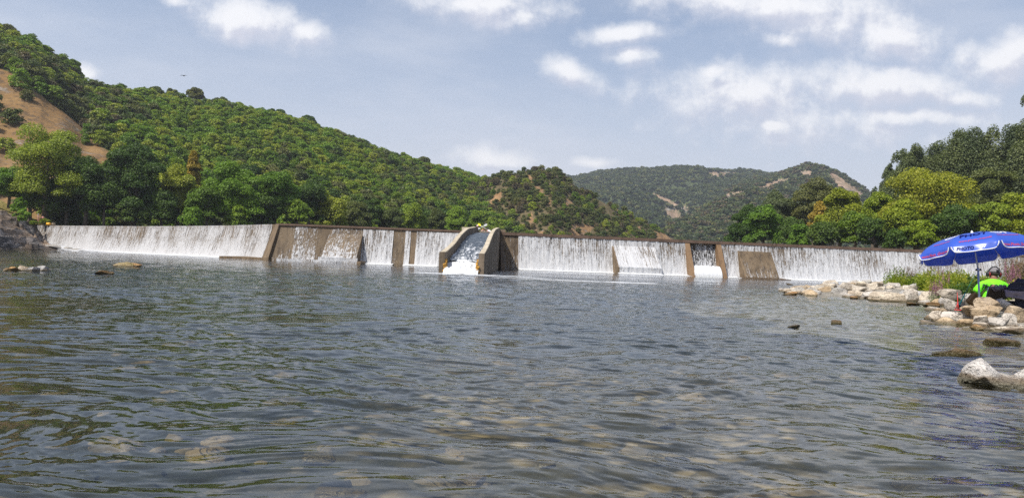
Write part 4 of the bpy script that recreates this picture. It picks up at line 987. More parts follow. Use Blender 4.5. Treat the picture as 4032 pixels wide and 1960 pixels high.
RK = [
 (c6(1005, 90, 1420, 340), 12.95, R_TAN, 'tan peaked boulder in front of the man in the green shirt', .8),
 (c6(960, 255, 1480, 505), 12.6, R_TAN, 'broad tan boulder below the peaked one in front of the man', .8),
 (c6(715, 240, 1060, 395), 12.9, R_TAN, 'long low slab left of the tan boulders at the umbrella foot', .9),
 (c6(1385, 110, 1670, 300), 13.2, R_PALE, 'pale flat topped boulder under the camping chair', .8),
 (c6(1560, 250, 1900, 620), 12.6, R_TAN, 'large tan boulder at the right edge below the chair', .8),
 (c6(1470, 385, 1745, 670), 12.2, R_PALE, 'slanting pale boulder leaning on the large tan one', .7),
 (c6(1245, 460, 1610, 650), 12.0, R_PALE, 'pale wedge shaped boulder with a dark underside near the water', .8),
 (c6(940, 420, 1200, 595), 12.6, R_PALE, 'pale blunt boulder between the round tan stone and the wedge', .9),
 (c6(650, 490, 930, 630), None, R_TAN, 'round tan stone at the water below the long boulder', .8),
 (c6(370, 350, 765, 565), 13.2, R_PALE, 'pale boulder carrying the red ring stand', .8),
 (c6(640, 365, 1010, 510), 13.1, R_PALE, 'long pale boulder above the round tan stone', .7),
 (c6(145, 343, 392, 565), None, R_PALE, 'pointed grey boulder standing in the water left of the others', .8),
 (c6(1235, 632, 1880, 800), 11.4, R_PALE, 'long whitish slab with a wet dark foot at the right edge', .6),
 (c6(915, 595, 1250, 705), 11.9, R_ORANGE, 'low brown wet stone half in the water by the whitish slab', .7),
 (c6(1700, 590, 1900, 690), 12.3, R_PALE, 'small pale stone behind the whitish slab at the right edge', .7),
 (c6(90, 262, 422, 358), None, R_PALE, 'flat pale stone with a dark wet rim behind the pointed boulder', .8),
 (c6(408, 128, 640, 335), 15.4, R_PALE, 'grey pitted boulder beside the fishing rod', .8),
 (c6(630, 175, 800, 325), 14.6, R_PALE, 'pale leaning stone between the rod and the cardboard box', .8),
 (c6(-20, -20, 310, 195), None, R_PALE, 'big pale boulder at the shore left of the grey pitted one', .8),
 (c6(320, -60, 720, 130), 17.5, R_PALE, 'wide pale boulder behind the fishing rod', .7),
 (c6(690, 20, 920, 190), 16.6, R_PALE, 'pale boulder behind the cardboard box', .8),
 (c6(40, 205, 350, 272), None, R_WET, 'low brown wet ledge in front of the big pale boulder', .8),
 (c8(915, 148, 1145, 275), None, R_PALE, 'pale boulder at the far tip of the stony point', .8),
 (c8(1100, 198, 1305, 382), None, R_PALE, 'pale boulder with an orange foot near the tip of the point', .8),
 (c8(1338, 268, 1570, 375), None, R_PALE, 'tan squarish boulder on the stony point', .8),
 (c8(1355, 338, 1625, 392), None, R_PALE, 'thin flat slab at the water in front of the squarish boulder', .8),
 (c8(1472, 146, 1625, 272), 34.0, R_GREY, 'pointed grey boulder standing up behind the stony point', .8),
 (c8(1500, 208, 1790, 345), 32.0, R_PALE, 'wide pale boulder below the pointed grey one', .8),
 (c8(1608, 325, 2125, 472), None, R_PALE, 'longest flat slab with a wet dark edge on the point', .5),
 (c8(1745, 218, 1915, 385), 31.0, R_GREY, 'cube like boulder with a dark shaded side', .9),
 (c8(1900, 268, 2115, 380), 29.5, R_PALE, 'pale boulder right of the cube like one', .8),
 (c8(2080, 278, 2300, 472), None, R_PALE, 'pale boulder over a black gap at the water', .8),
 (c8(2240, 305, 2600, 475), 26.5, R_PALE, 'big rounded pale boulder at the middle of the shore', .8),
 (c8(2190, 182, 2545, 330), 30.0, R_GREY, 'grey lichen covered boulder in front of the green herbs', .8),
 (c8(645, 262, 1032, 365), None, R_GREY, 'black and pale streaked boulder off the tip of the point', .6),
 (c8(318, 325, 540, 378), None, R_ORANGE, 'low brown orange stone in the water left of the point', .6),
 (c8(508, 235, 642, 264), None, R_ORANGE, 'flat orange stone in the water near the weir', .6),
 (c8(358, 206, 462, 224), None, R_WET, 'tiny dark stone in the water near the weir', .6),
 (c8(785, 228, 870, 266), None, R_ORANGE, 'small rounded stone just off the tip of the point', .8),
 (c8(1295, 388, 1412, 432), None, R_ORANGE, 'small brown stone in the water before the thin slab', .8),
 (c8(395, 800, 565, 852), None, R_WET, 'wet brown stone breaking the water, the left of the two', .8),
 (c8(1018, 735, 1168, 798), None, R_WET, 'wet brown stone breaking the water, the right of the two', .8),
 (c8(2420, 475, 2600, 552), None, R_WET, 'brown jagged stone at the shore in the shallows', .8),
 (c8(2130, 478, 2335, 525), None, R_WET, 'submerged brown stone just off the big rounded boulder', .8),
 (c1(20, 598, 75, 624), None, R_ORANGE, 'small orange stone at the left end of the left stone row', .8),
 (c1(66, 582, 148, 627), None, R_ORANGE, 'rounded orange stone in the left stone row', .8),
 (c1(143, 571, 255, 627), None, R_TAN, 'tan stone in the left stone row', .8),
 (c1(198, 580, 335, 633), None, R_GREY, 'grey slanting stone in the left stone row', .8),
 (c1(298, 574, 432, 631), None, R_GREY, 'flat topped grey stone in the left stone row', .8),
 (c1(395, 600, 452, 629), None, R_GREY, 'small dark stone at the right end of the left stone row', .8),
 (c1(1028, 541, 1205, 587), None, R_MOSS, 'mossy low stone in the water before the left arm', .7),
 (c1(1180, 552, 1292, 587), None, R_ORANGE, 'brown stone against the mossy stone in the water', .7),
 (c1(858, 619, 1028, 656), None, R_WET, 'wet grey stone awash left of the mossy stone', .7),
]
for i, a in enumerate(RK):
    rock(a[0], a[1], a[2], 500+i*3, a[3], dep=a[4], tilt=random.uniform(-.12, .12), cuts=8+i % 5, sink=.5 if a[1] is None else .35)
# the saddle shaped rock close to the camera
me = rock_mesh('rock', (1, 1, 1), 901, R_PALE, 6, 7, .05, .1)
co = np.array([v.co[:] for v in me.vertices]); q0 = G(3800, 1505)
W_, D_, H_ = .68, .40, .30
x = co[:, 0]*2; zt = np.interp(x, [-1, -.72, -.45, -.1, .15, .5, .8, 1], [.35, .82, .98, .62, .58, .95, 1.0, .7])
co[:, 2] = np.where(co[:, 2] > -.1, (co[:, 2]+.5)*zt-.5, co[:, 2])
co[:, 0] *= W_; co[:, 1] *= D_; co[:, 2] = (co[:, 2]+.5)*H_*1.02
me.vertices.foreach_set('co', co.ravel()); me.update()
M_SAD = m_rock('limestone_white', (.50, .47, .42), (.64, .6, .55), (.24, .2, .16), scale=6, wz=.095)
me.materials[0] = M_SAD; me.polygons.foreach_set('use_smooth', [True]*len(me.polygons))
a_, b_ = P(3775, 1480, 5.6), P(3900, 1480, 5.6)
o = obj('rock', me, None, (a_.x+W_*.5*math.cos(.5)+.14, 5.74, -.10)); o.rotation_euler = (0, 0, -.42)
tag(o, 'big whitish saddle shaped rock in the water at the right edge', 'rock')
rock((3690, 1376, 3885, 1402), None, R_WET, 911, 'long wet algae covered rock awash below the umbrella', dep=.35, sink=.8, rough=.12, cuts=4)
rock((3893, 1332, 4020, 1355), None, R_WET, 912, 'crusty brown rock awash near the whitish slab', dep=.4, sink=.8, rough=.14, cuts=4)
# under water
for bx, mt_, zt, lb in (((1235, 1888, 1450, 1936), R_ORANGE, -.06, 'large orange tan stone under water at the lower middle'), ((1800, 1846, 1915, 1898), R_ORANGE, -.05, 'orange stone under water right of the large tan one'),
        ((2110, 1795, 2190, 1828), R_TAN, -.06, 'small tan stone under clear water near the bottom edge'), ((2650, 1905, 2740, 1950), R_TAN, -.05, 'tan stone under water at the bottom edge right of the middle'),
        ((2890, 1925, 3030, 1962), R_ORANGE, -.05, 'ochre stone under water cut by the bottom edge'), ((3560, 1835, 3860, 1990), R_WET, -.02, 'long dark rock just under the surface at the lower right'),
        ((1190, 1760, 1330, 1795), R_TAN, -.08, 'pale stone under water left of the middle'), ((2560, 1640, 2660, 1662), R_TAN, -.04, 'tan stone under water in the middle distance'), ((2080, 1585, 2150, 1600), R_TAN, -.05, 'far pale stone under water right of the middle')):
    x0, y0, x1, y1 = bx; c_ = G((x0+x1)/2, (y0+y1)/2, zt); W_ = abs(G(x1, (y0+y1)/2, zt).x-G(x0, (y0+y1)/2, zt).x); D_ = min(W_*1.4, abs(G((x0+x1)/2, y0, zt).y-G((x0+x1)/2, y1, zt).y))
    me = rock_mesh('rock', (W_, max(D_, W_*.55), W_*.35), 930+int(x0) % 50, mt_, 4, 5, .06, .08)
    tag(obj('rock', me, None, (c_.x, c_.y, zt-W_*.17)), lb, 'rock')
R_BEDS = m_rock('bed_stones', (.09, .075, .04), (.25, .19, .11), (.04, .04, .02), wet=False, scale=2)
pro = [rock_mesh('p', (1, .8, .5), 960+i, None, 2, 5, .05, .1) for i in range(6)]
pv = [np.array([v.co[:] for v in p.vertices]) for p in pro]; pf = np.array([list(f.vertices) for f in pro[0].polygons])
vs, fs, o_ = [], [], 0; rg = np.random.default_rng(12)
for i in range(700):
    d_ = 1.6*(13/1.6)**rg.random(); u_ = rg.uniform(-.95, .95); s_ = (.05+.24*rg.random()**3)*(1+d_*.07); a = rg.uniform(0, 6.28); v = pv[i % 6]*s_
    v = np.stack([v[:, 0]*math.cos(a)-v[:, 1]*math.sin(a), v[:, 0]*math.sin(a)+v[:, 1]*math.cos(a), v[:, 2]], -1)
    zb = -.26-rg.uniform(0, .06)-.5*min(1, max(0, (math.hypot(d_, u_*d_)-3)/12)); v += np.array([u_*d_, d_, zb]); vs.append(v); fs.append(pf+o_); o_ += len(v)
tag(obj('pebbles', mesh_np('pebbles', np.concatenate(vs), np.concatenate(fs), R_BEDS, True)), 'rounded stones covering the river bed near the camera', kind='stuff')

# ------------------------------------------------------------------ right shore
SHP = [G(3060, 1148), G(3160, 1166), G(3300, 1168), G(3440, 1184), G(3600, 1188), G(3690, 1222), G(3700, 1285), G(3860, 1300), G(4032, 1335)]
poly = [(p.x+.25, p.y+.3) for p in SHP]+[(10.5, 8.5), (14, 3), (70, 3), (70, 96), (PZ(3650, 88, 0).x, 88), (PZ(3560, 70, 0).x, 66), (PZ(3420, 50, 0).x, 50), (PZ(3230, 39, 0).x, 39)]
X, Y = np.meshgrid(np.linspace(6, 70, 260), np.linspace(3, 97, 300), indexing='ij')
dm = np.full(X.shape, 1e9); pl = np.array(poly)
for i in range(len(pl)):
    a, b = pl[i], pl[(i+1) % len(pl)]; ab = b-a; tt = np.clip(((X-a[0])*ab[0]+(Y-a[1])*ab[1])/(ab@ab), 0, 1); dm = np.minimum(dm, np.hypot(X-a[0]-tt*ab[0], Y-a[1]-tt*ab[1]))
ins = inpoly(X, Y, poly); sdist = np.where(ins, dm, -dm)
Z = np.clip(-.05+sdist*.16, -1.3, .32)+.10*(fbm(X*.8, Y*.8, seed=99)-.5)
from_shore = lambda x_, y_: float(sdist[int(np.clip((x_-6)/64*259, 0, 259)), int(np.clip((y_-3)/94*299, 0, 299))])
ground_z = lambda x_, y_: float(Z_shore[int(np.clip((x_-6)/64*259, 0, 259)), int(np.clip((y_-3)/94*299, 0, 299))])
Z_shore = Z.copy()
tag(obj('gravel_shore', sheet_grid('gravel_shore', X, Y, Z, M_GRAVEL)), 'gravel ground of the right shore', kind='structure')
fp = [rock_mesh('rock', (1, .8, .55), 1000+i, (R_PALE, R_PALE, R_TAN, R_GREY)[i % 4], 3, 8, .07) for i in range(8)]
cnt = 0; tries = 0; rg = random.Random(5)
while cnt < 260 and tries < 12000:
    tries += 1; y_ = rg.uniform(11.5, 42); x_ = rg.uniform(7, 26)
    s_ = from_shore(x_, y_)
    if not (-.25 < s_ < 4.5) or (s_ > 1.6 and rg.random() < .5): continue
    if y_ < 16.5 and x_ > 7.5 and s_ > .9: continue
    sz = rg.uniform(.2, .6)*(1.2 if y_ > 20 else .75); o = obj('boulder', fp[rg.randrange(8)], None, (x_, y_, max(-.05, ground_z(x_, y_))+sz*.12)); o.scale = (sz, sz, sz*rg.uniform(.7, 1.1)); o.rotation_euler = (rg.uniform(-.2, .2), rg.uniform(-.2, .2), rg.uniform(0, 6.28))
    tag(o, 'small pale boulder among the bigger ones of the right shore', 'boulder', 'small boulders of the right shore'); cnt += 1
# boulders and broken water at the left end, below the outcrop
for i in range(16):
    px = 150+i*13+rg.uniform(-6, 6); d_ = 121+rg.uniform(-1.5, 7)-i*.15; z_ = rg.uniform(-.1, 1.0)*max(.1, 1-i/14)
    q = PZ(px, d_, z_); sz = rg.uniform(.8, 1.8); o = obj('boulder', fp[3 if i % 2 else 7], None, q); o.scale = (sz*1.3, sz, sz*.6); o.rotation_euler = (0, rg.uniform(-.3, .3), rg.uniform(0, 6))
    tag(o, 'dark boulder in the cascade at the left end of the weir', 'boulder', 'boulders in the left cascade')
A, B = np.meshgrid(np.linspace(0, 1, 130), np.linspace(0, 1, 50), indexing='ij')
pxc = 135+A*300; dcr = np.interp(pxc, cpx, [p.y for p in cp]); dn = np.interp(pxc, [135, 200, 260, 435], [122, 120, 117.5, 113]); Yc = dn+(dcr-1.0-dn)*B
hc = np.interp(pxc, [135, 175, 230, 300, 435], [2.9, 1.7, 1.0, .5, .12]); Zc = hc*B**.8+.35*(fbm(pxc*.05, Yc*.6, seed=120)-.45)*np.clip(hc, .2, 1)
Xc = (pxc-CX)/F*Yc
tag(obj('cascade', sheet_grid('cascade', Xc, Yc, Zc, m_fall('cascade_foam', .68, (1.2, 1.2), .6), True, np.stack([Xc, Yc*1.0], -1).reshape(-1, 2))), 'white water cascading over rocks at the left end of the weir', kind='stuff')

# ------------------------------------------------------------------ figures
DG = bpy.context.evaluated_depsgraph_get
def skin_mesh(name, chains, mat, sub=2, smooth=True):
    """chains: lists of (point, radius); points that coincide are joined; the first point is the root"""
    vs, rs, es, ix = [], [], [], {}
    def vid(p, r):
        k = tuple(round(c, 4) for c in p)
        if k not in ix: ix[k] = len(vs); vs.append(Vector(p)); rs.append(r)
        return ix[k]
    for ch in chains:
        prev = None
        for p, r in ch:
            i = vid(p, r)
            if prev is not None and i != prev: es.append((prev, i))
            prev = i
    me = bpy.data.meshes.new(name); me.from_pydata(vs, es, []); o = bpy.data.objects.new(name, me); C.objects.link(o)
    sk = o.modifiers.new('s', 'SKIN'); sk.use_smooth_shade = True
    if sub:
        sb = o.modifiers.new('b', 'SUBSURF'); sb.levels = sub; sb.render_levels = sub
    for i, r in enumerate(rs):
        me.skin_vertices[0].data[i].radius = r if hasattr(r, '__len__') else (r, r)
    me.skin_vertices[0].data[0].use_root = True
    dg = DG(); new = bpy.data.meshes.new_from_object(o.evaluated_get(dg)); new.name = name
    bpy.data.objects.remove(o); bpy.data.meshes.remove(me)
    new.materials.clear(); new.materials.append(mat); new.polygons.foreach_set('use_smooth', [smooth]*len(new.polygons))
    return new
M_SKIN = plain('skin', (.42, .23, .15), .6, .1, 40, .08); M_SKIND = plain('skin_tanned', (.2, .1, .06), .6, .1, 40, .08)
M_GREEN = plain('fluorescent_green_cloth', (.2, .85, .012), .8, .35, 14, .12); M_NAVY = plain('navy_cloth', (.018, .018, .035), .85, .4, 20, .2)
M_MAUVE = plain('mauve_grey_cloth', (.19, .155, .18), .85, .4, 14, .15); M_GREYC = plain('grey_cloth', (.17, .16, .17), .9, .3, 30, .15)
M_BLACKP = plain('black_plastic', (.012, .012, .014), .4); M_REDP = plain('dark_red_plastic', (.22, .012, .015), .35)
M_HAIR = plain('dark_hair', (.02, .014, .01), .6, .5, 60); M_WHITE = plain('white_enamel', (.75, .75, .77), .35); M_ALU = plain('pale_blue_grey_tube', (.38, .44, .52), .3, metal=.2)
M_MESHC = plain('brown_mesh_cloth', (.09, .065, .05), .9, .5, 60, .3); M_CARD = plain('brown_cardboard', (.27, .15, .05), .85, .1, 8)
M_RED = plain('bright_red_wire', (.6, .04, .03), .4); M_TEAL = plain('teal_rod', (.06, .4, .3), .35); M_DGREEN = plain('dark_green_rod', (.02, .15, .06), .35)
M_YEL = plain('yellow_blade', (.85, .75, .02), .4); M_TURQ = plain('turquoise_vest', (.03, .5, .36), .7, .3, 12); M_CYAN = plain('pale_turquoise_cloth', (.25, .65, .6), .7)
M_PINK = plain('pink_cloth', (.7, .25, .28), .7); M_HELM = plain('pale_helmet', (.62, .7, .72), .35); M_PINKW = plain('pinkish_white_cap', (.8, .62, .6), .6); M_HULL = plain('white_hull', (.75, .75, .74), .35)
M_MAROON = plain('maroon_cloth', (.12, .05, .055), .8)

def text_mesh(body, size, spacing=1.0, shear=0.0, bold=0.0):
    cu = bpy.data.curves.new('t', 'FONT'); cu.body = body; cu.size = size; cu.shear = shear; cu.space_character = spacing; cu.offset = bold; cu.align_x = 'CENTER'; cu.align_y = 'CENTER'; cu.resolution_u = 2
    o = bpy.data.objects.new('t', cu); C.objects.link(o); me = bpy.data.meshes.new_from_object(o.evaluated_get(DG())); bpy.data.objects.remove(o)
    bm = bmesh.new(); bm.from_mesh(me); bmesh.ops.triangulate(bm, faces=bm.faces)
    bmesh.ops.subdivide_edges(bm, edges=[e for e in bm.edges if e.calc_length() > size*.35], cuts=2, use_grid_fill=True); bmesh.ops.triangulate(bm, faces=bm.faces)
    vs = [tuple(v.co) for v in bm.verts]; fs = [[v.index for v in f.verts] for f in bm.faces]; bm.free(); return vs, fs

# ---- seated man in the green shirt
D0 = 14.9
def q(px, py, d=D0): return P(px, py, d)
man = thing('person', 'seated man seen from behind in fluorescent green shirt, cap and red ear defenders', 'person', q(3900, 1205))
mo = man.location.copy(); L = lambda v: tuple(Vector(v)-mo)
pel, bel, che, upc = L(q(3893, 1205)), L(q(3898, 1172)), L(q(3908, 1140, D0+.05)), L(q(3911, 1116, D0+.12))
nck, hd0, hd1 = L(q(3913, 1100, D0+.18)), L(q(3914, 1084, D0+.23)), L(q(3913, 1068, D0+.23))
shl, shr = L(q(3868, 1117, D0+.1)), L(q(3955, 1122, D0+.1)); ell, elr = L(q(3840, 1160, D0+.15)), L(q(3968, 1165, D0+.2)); hal, har = L(q(3862, 1178, D0+.42)), L(q(3925, 1178, D0+.45))
knl, knr = L(q(3860, 1176, D0+.55)), L(q(3935, 1178, D0+.55)); ftl, ftr = L(q(3855, 1225, D0+.75)), L(q(3935, 1225, D0+.75))
def hand(w, d, r=.009):
    w = Vector(w); d = Vector(d).normalized(); s = d.cross(Vector((0, 0, 1))).normalized(); dn = Vector((0, 0, -1)); ch = [[(tuple(w), .03), (tuple(w+d*.045), (.036, .018))]]
    pm = tuple(w+d*.045)
    for k, (o_, l) in enumerate(((-.03, .068), (-.01, .076), (.01, .072), (.03, .058))):
        a = w+d*.085+s*o_; b = a+d*l*.5+dn*.012; c = b+d*l*.25+dn*l*.4
        ch.append([(pm, (.036, .018)), (tuple(a), r*1.1), (tuple(b), r), (tuple(c), r*.85)])
    t1 = w+d*.03+s*.04; ch.append([(pm, (.036, .018)), (tuple(t1+d*.02), r*1.2), (tuple(t1+d*.06+dn*.02), r)])
    return ch
chn = [[(pel, (.15, .12)), (bel, (.145, .11)), (che, (.165, .115)), (upc, (.12, .09)), (nck, .055), (hd0, .078), (hd1, .088)],
       [(upc, (.12, .09)), (shl, .06), (ell, .045), (hal, .03)], [(upc, (.12, .09)), (shr, .06), (elr, .045), (har, .03)],
       [(pel, (.15, .12)), (knl, .07), (ftl, .045)], [(pel, (.15, .12)), (knr, .07), (ftr, .045)]]
chn += hand(hal, (.3, .9, -.1)); chn += hand(har, (-.3, .9, -.1))
obj('body', skin_mesh('body', chn, M_SKIND, 2), man)
obj('shirt', skin_mesh('shirt', [[(L(q(3892, 1212)), (.185, .15)), (L(q(3897, 1176)), (.175, .14)), (L(q(3908, 1142, D0+.04)), (.2, .15)), (L(q(3911, 1119, D0+.1)), (.165, .12)), (L(q(3912, 1107, D0+.15)), (.075, .07))],
     [(L(q(3911, 1119, D0+.1)), (.165, .12)), (L(q(3866, 1120, D0+.09)), .082), (L(q(3850, 1139, D0+.1)), .08), (L(q(3840, 1152, D0+.12)), .078)],
     [(L(q(3911, 1119, D0+.1)), (.165, .12)), (L(q(3957, 1124, D0+.09)), .082), (L(q(3966, 1142, D0+.12)), .08), (L(q(3969, 1154, D0+.15)), .078)]], M_GREEN, 2), man)
hc = Vector(L(q(3914, 1074, D0+.23)))
mb = MB()
for i in range(9):      # crown of the cap
    a0, a1 = i/9*math.pi/2, (i+1)/9*math.pi/2
    n = 20
    for k in range(n):
        t0, t1 = 2*math.pi*k/n, 2*math.pi*(k+1)/n
        def cp_(a, t): return hc+Vector((.103*math.cos(a)*math.cos(t), .118*math.cos(a)*math.sin(t), .02+.085*math.sin(a)))
        mb.quad(cp_(a0, t0), cp_(a0, t1), cp_(a1, t1), cp_(a1, t0))
bmesh.ops.remove_doubles(mb.bm, verts=mb.bm.verts, dist=1e-4)
mb.prism([hc+Vector((-.08, .09, .02)), hc+Vector((.08, .09, .02)), hc+Vector((.05, .19, -.005)), hc+Vector((-.05, .19, -.005))], [hc+Vector((-.08, .09, .028)), hc+Vector((.08, .09, .028)), hc+Vector((.05, .19, .003)), hc+Vector((-.05, .19, .003))])
cap = mb.build('cap', M_GREYC, man, True)
mb = MB(); mb.box(hc+Vector((0, -.117, .045)), (.06, .012, .045), bevel=.004); mb.build('cap_strap', M_BLACKP, cap)
mb = MB(); mb.ball(hc+Vector((0, -.02, -.012)), (.09, .095, .06), 3); mb.build('hair', M_HAIR, man, True)
ed = thing('ear_defenders', 'x', None, (0, 0, 0)); bpy.data.objects.remove(ed)
mb = MB(); mb.tube([hc+Vector((math.cos(a)*.125, -.01, .0+math.sin(a)*.125)) for a in np.linspace(-.1, math.pi+.1, 18)], .011, 8); eb = mb.build('ear_defenders', M_BLACKP, man, True)
for sgn in (-1, 1):
    mb = MB(); mb.ball(hc+Vector((sgn*.128, 0, -.028)), (.03, .045, .056), 3); mb.build('ear_cup', M_BLACKP, eb, True)
    mb = MB(); mb.ball(hc+Vector((sgn*.108, -.02, -.03)), (.02, .04, .046), 3); mb.build('ear_pad', M_REDP, eb, True)
mb = MB(); mb.tube([hc+Vector((.07*math.sin(a), -.085*math.cos(a)+.0, -.085+.01*math.cos(a))) for a in np.linspace(-1.5, 1.5, 12)], .007, 6); mb.build('neck_strap', M_BLACKP, man)
# nose, brow and chin: the face looks down to the far side
mb = MB(); mb.ball(hc+Vector((0, .095, -.045)), (.014, .022, .022), 2); mb.ball(hc+Vector((0, .06, -.085)), (.045, .04, .03), 2); mb.build('face', M_SKIND, man, True)
# the word on the back of the shirt
vs, fs = text_mesh('PHOTO', .115, 1.02, .12, .0035)
Ct = Vector(L(q(3908, 1131, D0))); pts = []
for (x, y, z) in vs:
    xx = x*1.05; yb = .02*(xx/.2)**2
    pts.append((Ct.x+xx+.01, 0, Ct.z+y*1.35)); 
# drop the letters onto the shirt by casting rays from behind
from mathutils.bvhtree import BVHTree
sh = [c for c in man.children if c.name.startswith('shirt')][0]
bv = BVHTree.FromPolygons([v.co for v in sh.data.vertices], [list(f.vertices) for f in sh.data.polygons])
out = []
for p in pts:
    h = bv.ray_cast(Vector((p[0], -2, p[2])), Vector((0, 1, 0)))
    out.append((p[0], (h[0].y if h[0] else Ct.y)-.006, p[2]))
obj('lettering', mesh_np('lettering', out, fs, M_NAVY), sh)

# ---- cardboard box, rod, red ring stand
mb = MB(); a = q(3833, 1182, 14.15)
mb.box((0, 0, 0), (.2, .1, .2), Matrix.Rotation(.65, 3, 'Y') @ Matrix.Rotation(.25, 3, 'Z'), .004)
o = mb.build('cardboard_box', M_CARD); o.location = a; tag(o, 'tan cardboard box tilted on the stones beside the seated man', 'box')
rod = thing('fishing_rod', 'green fishing rod leaning in a rest on the stones left of the man', 'fishing rod', q(3776, 1203, 14.0))
ro_ = rod.location.copy(); tip = q(3843, 1072, 15.1)-ro_
m1 = q(3800, 1155, 14.4)-ro_
mb = MB(); mb.tube([(0, 0, 0), m1], [.014, .012], 8); mb.build('handle', M_TEAL, rod, True)
mb = MB(); mb.tube([m1, m1.lerp(tip, .5), tip], [.009, .006, .003], 6); mb.build('blank', M_DGREEN, rod, True)
mb = MB(); mb.ball((0, 0, 0), (.02, .02, .02), 2); mb.box((.01, 0, -.02), (.05, .04, .05), bevel=.01); mb.build('reel', M_BLACKP, rod, True)
mb = MB(); c_ = q(3797, 1166, 14.4)-ro_; mb.tube([c_+Vector((0, 0, -.25)), c_+Vector((0, 0, 0))], .006, 6); mb.tube([c_+Vector((-.05, 0, .07)), c_+Vector((-.035, 0, .01)), c_, c_+Vector((.035, 0, .01)), c_+Vector((.05, 0, .07))], .006, 6); mb.build('rest', M_BLACKP, rod, True)
rs_ = thing('wire_stand', 'thin red wire stand with a round foot on a pale boulder', 'wire stand', q(3777, 1222, 13.2)); so = rs_.location.copy()
mb = MB(); mb.tube([(math.cos(a)*.075, math.sin(a)*.075, .01) for a in np.linspace(0, 2*math.pi, 24)], .007, 6, False); mb.build('foot', M_RED, rs_, True)
mb = MB(); tp = q(3769, 1150, 13.2)-so; mb.tube([(-.02, 0, .01), (-.025, 0, .1), tp], [.011, .009, .002], 6); mb.tube([(-.06, .02, .01), (-.03, 0, .14)], .005, 6); mb.build('rod', M_RED, rs_, True)

# ---- folding chair with a dropped back and clothes hung over it
ch = thing('camping_chair', 'grey camping chair with mesh back turned to the camera beside the seated man', 'chair', q(3960, 1215, 13.9)); co_ = ch.location.copy()
K_ = lambda px, py, d: q(px, py, d)-co_
def slab(name, pts, th, mat, parent, n=8, sag=0.0, seed=0):
    """quilted cloth panel between four corners (top left, top right, bottom right, bottom left)"""
    a, b, c, d = [Vector(p) for p in pts]; nrm = (b-a).cross(d-a).normalized(); V_, Fq = [], []
    for side in (0, 1):
        for i in range(n+1):
            for j in range(n+1):
                u, v = i/n, j/n; p = a*(1-u)*(1-v)+b*u*(1-v)+c*u*v+d*(1-u)*v
                e = math.sin(math.pi*u)**.5*math.sin(math.pi*v)**.5 if 0 < u < 1 and 0 < v < 1 else 0
                w_ = sag*(float(vnoise(u*3+seed, v*3, seed=seed))-.5)*2*e
                V_.append(p+nrm*((th*.5*(.35+.65*e))*(1 if side else -1)+w_)+Vector((0, 0, -abs(sag)*.6*math.sin(math.pi*u)*(1-v))))
    N1 = (n+1)**2
    for side in (0, 1):
        for i in range(n):
            for j in range(n):
                f = [side*N1+i*(n+1)+j, side*N1+(i+1)*(n+1)+j, side*N1+(i+1)*(n+1)+j+1, side*N1+i*(n+1)+j+1]; Fq.append(f if side else f[::-1])
    ring = [i*(n+1) for i in range(n)]+[n*(n+1)+j for j in range(n)]+[i*(n+1)+n for i in range(n, 0, -1)]+[j for j in range(n, 0, -1)]
    for k in range(len(ring)): k2 = (k+1) % len(ring); Fq.append([ring[k], ring[k2], ring[k2]+N1, ring[k]+N1])
    me = bpy.data.meshes.new(name); me.from_pydata(V_, [], Fq); me.materials.append(mat); me.polygons.foreach_set('use_smooth', [True]*len(Fq)); return obj(name, me, parent)
bk = slab('backrest', [K_(3893, 1131, 13.7), K_(3957, 1124, 13.8), K_(3966, 1175, 14.0), K_(3884, 1186, 13.9)], .03, M_MESHC, ch, 8, .01)
slab('head_pad', [K_(3893, 1128, 13.68), K_(3960, 1122, 13.72), K_(3968, 1141, 13.75), K_(3916, 1147, 13.7)], .045, M_MAUVE, ch, 8, .004)
mb = MB(); mb.ball(K_(3934, 1134, 13.66), (.088, .015, .035), 3); mb.build('mesh_window', M_GREYC, ch, True)
slab('seat', [K_(3900, 1182, 13.95), K_(4075, 1186, 13.95), K_(4085, 1212, 14.2), K_(3905, 1200, 14.3)], .05, M_NAVY, ch, 6, .01)
for (pa_, pb_) in (((3893, 1130, 13.7), (3878, 1196, 14.0)), ((4060, 1110, 13.7), (4090, 1240, 14.1)), ((4022, 1170, 13.75), (4012, 1215, 13.75)), ((3905, 1185, 14.1), (3960, 1235, 13.9))):
    mb = MB(); mb.tube([K_(*pa_), K_(*pb_)], .013, 8); mb.build('leg', M_ALU, ch, True)
mb = MB(); mb.tube([K_(3960, 1135, 13.7), K_(4030, 1165, 13.7), K_(4090, 1168, 13.8)], .015, 8); mb.build('armrest', M_BLACKP, ch, True)
o = slab('jacket', [q(3976, 1118, 13.6), q(4006, 1098, 13.65), q(4090, 1118, 13.6), q(3972, 1130, 13.55)], .12, M_NAVY, None, 12, .05, 3); tag(o, 'dark navy jacket heaped on top of the camping chair', 'jacket')
o = slab('jacket', [q(3972, 1120, 13.55), q(4095, 1112, 13.55), q(4090, 1150, 13.5), q(3962, 1140, 13.5)], .10, M_NAVY, None, 12, .05, 5); tag(o, 'dark navy sleeve of cloth hanging under the heaped jacket', 'jacket')
o = slab('blanket', [q(3955, 1140, 13.5), q(4095, 1140, 13.5), q(4090, 1190, 13.45), q(3962, 1168, 13.45)], .06, M_MAUVE, None, 12, .05, 7); tag(o, 'mauve grey cloth draped over the arm of the camping chair', 'blanket')
slab('side_panel', [K_(3995, 1165, 13.6), K_(4095, 1165, 13.6), K_(4095, 1230, 13.65), K_(4000, 1222, 13.65)], .03, M_NAVY, ch, 6, .01)

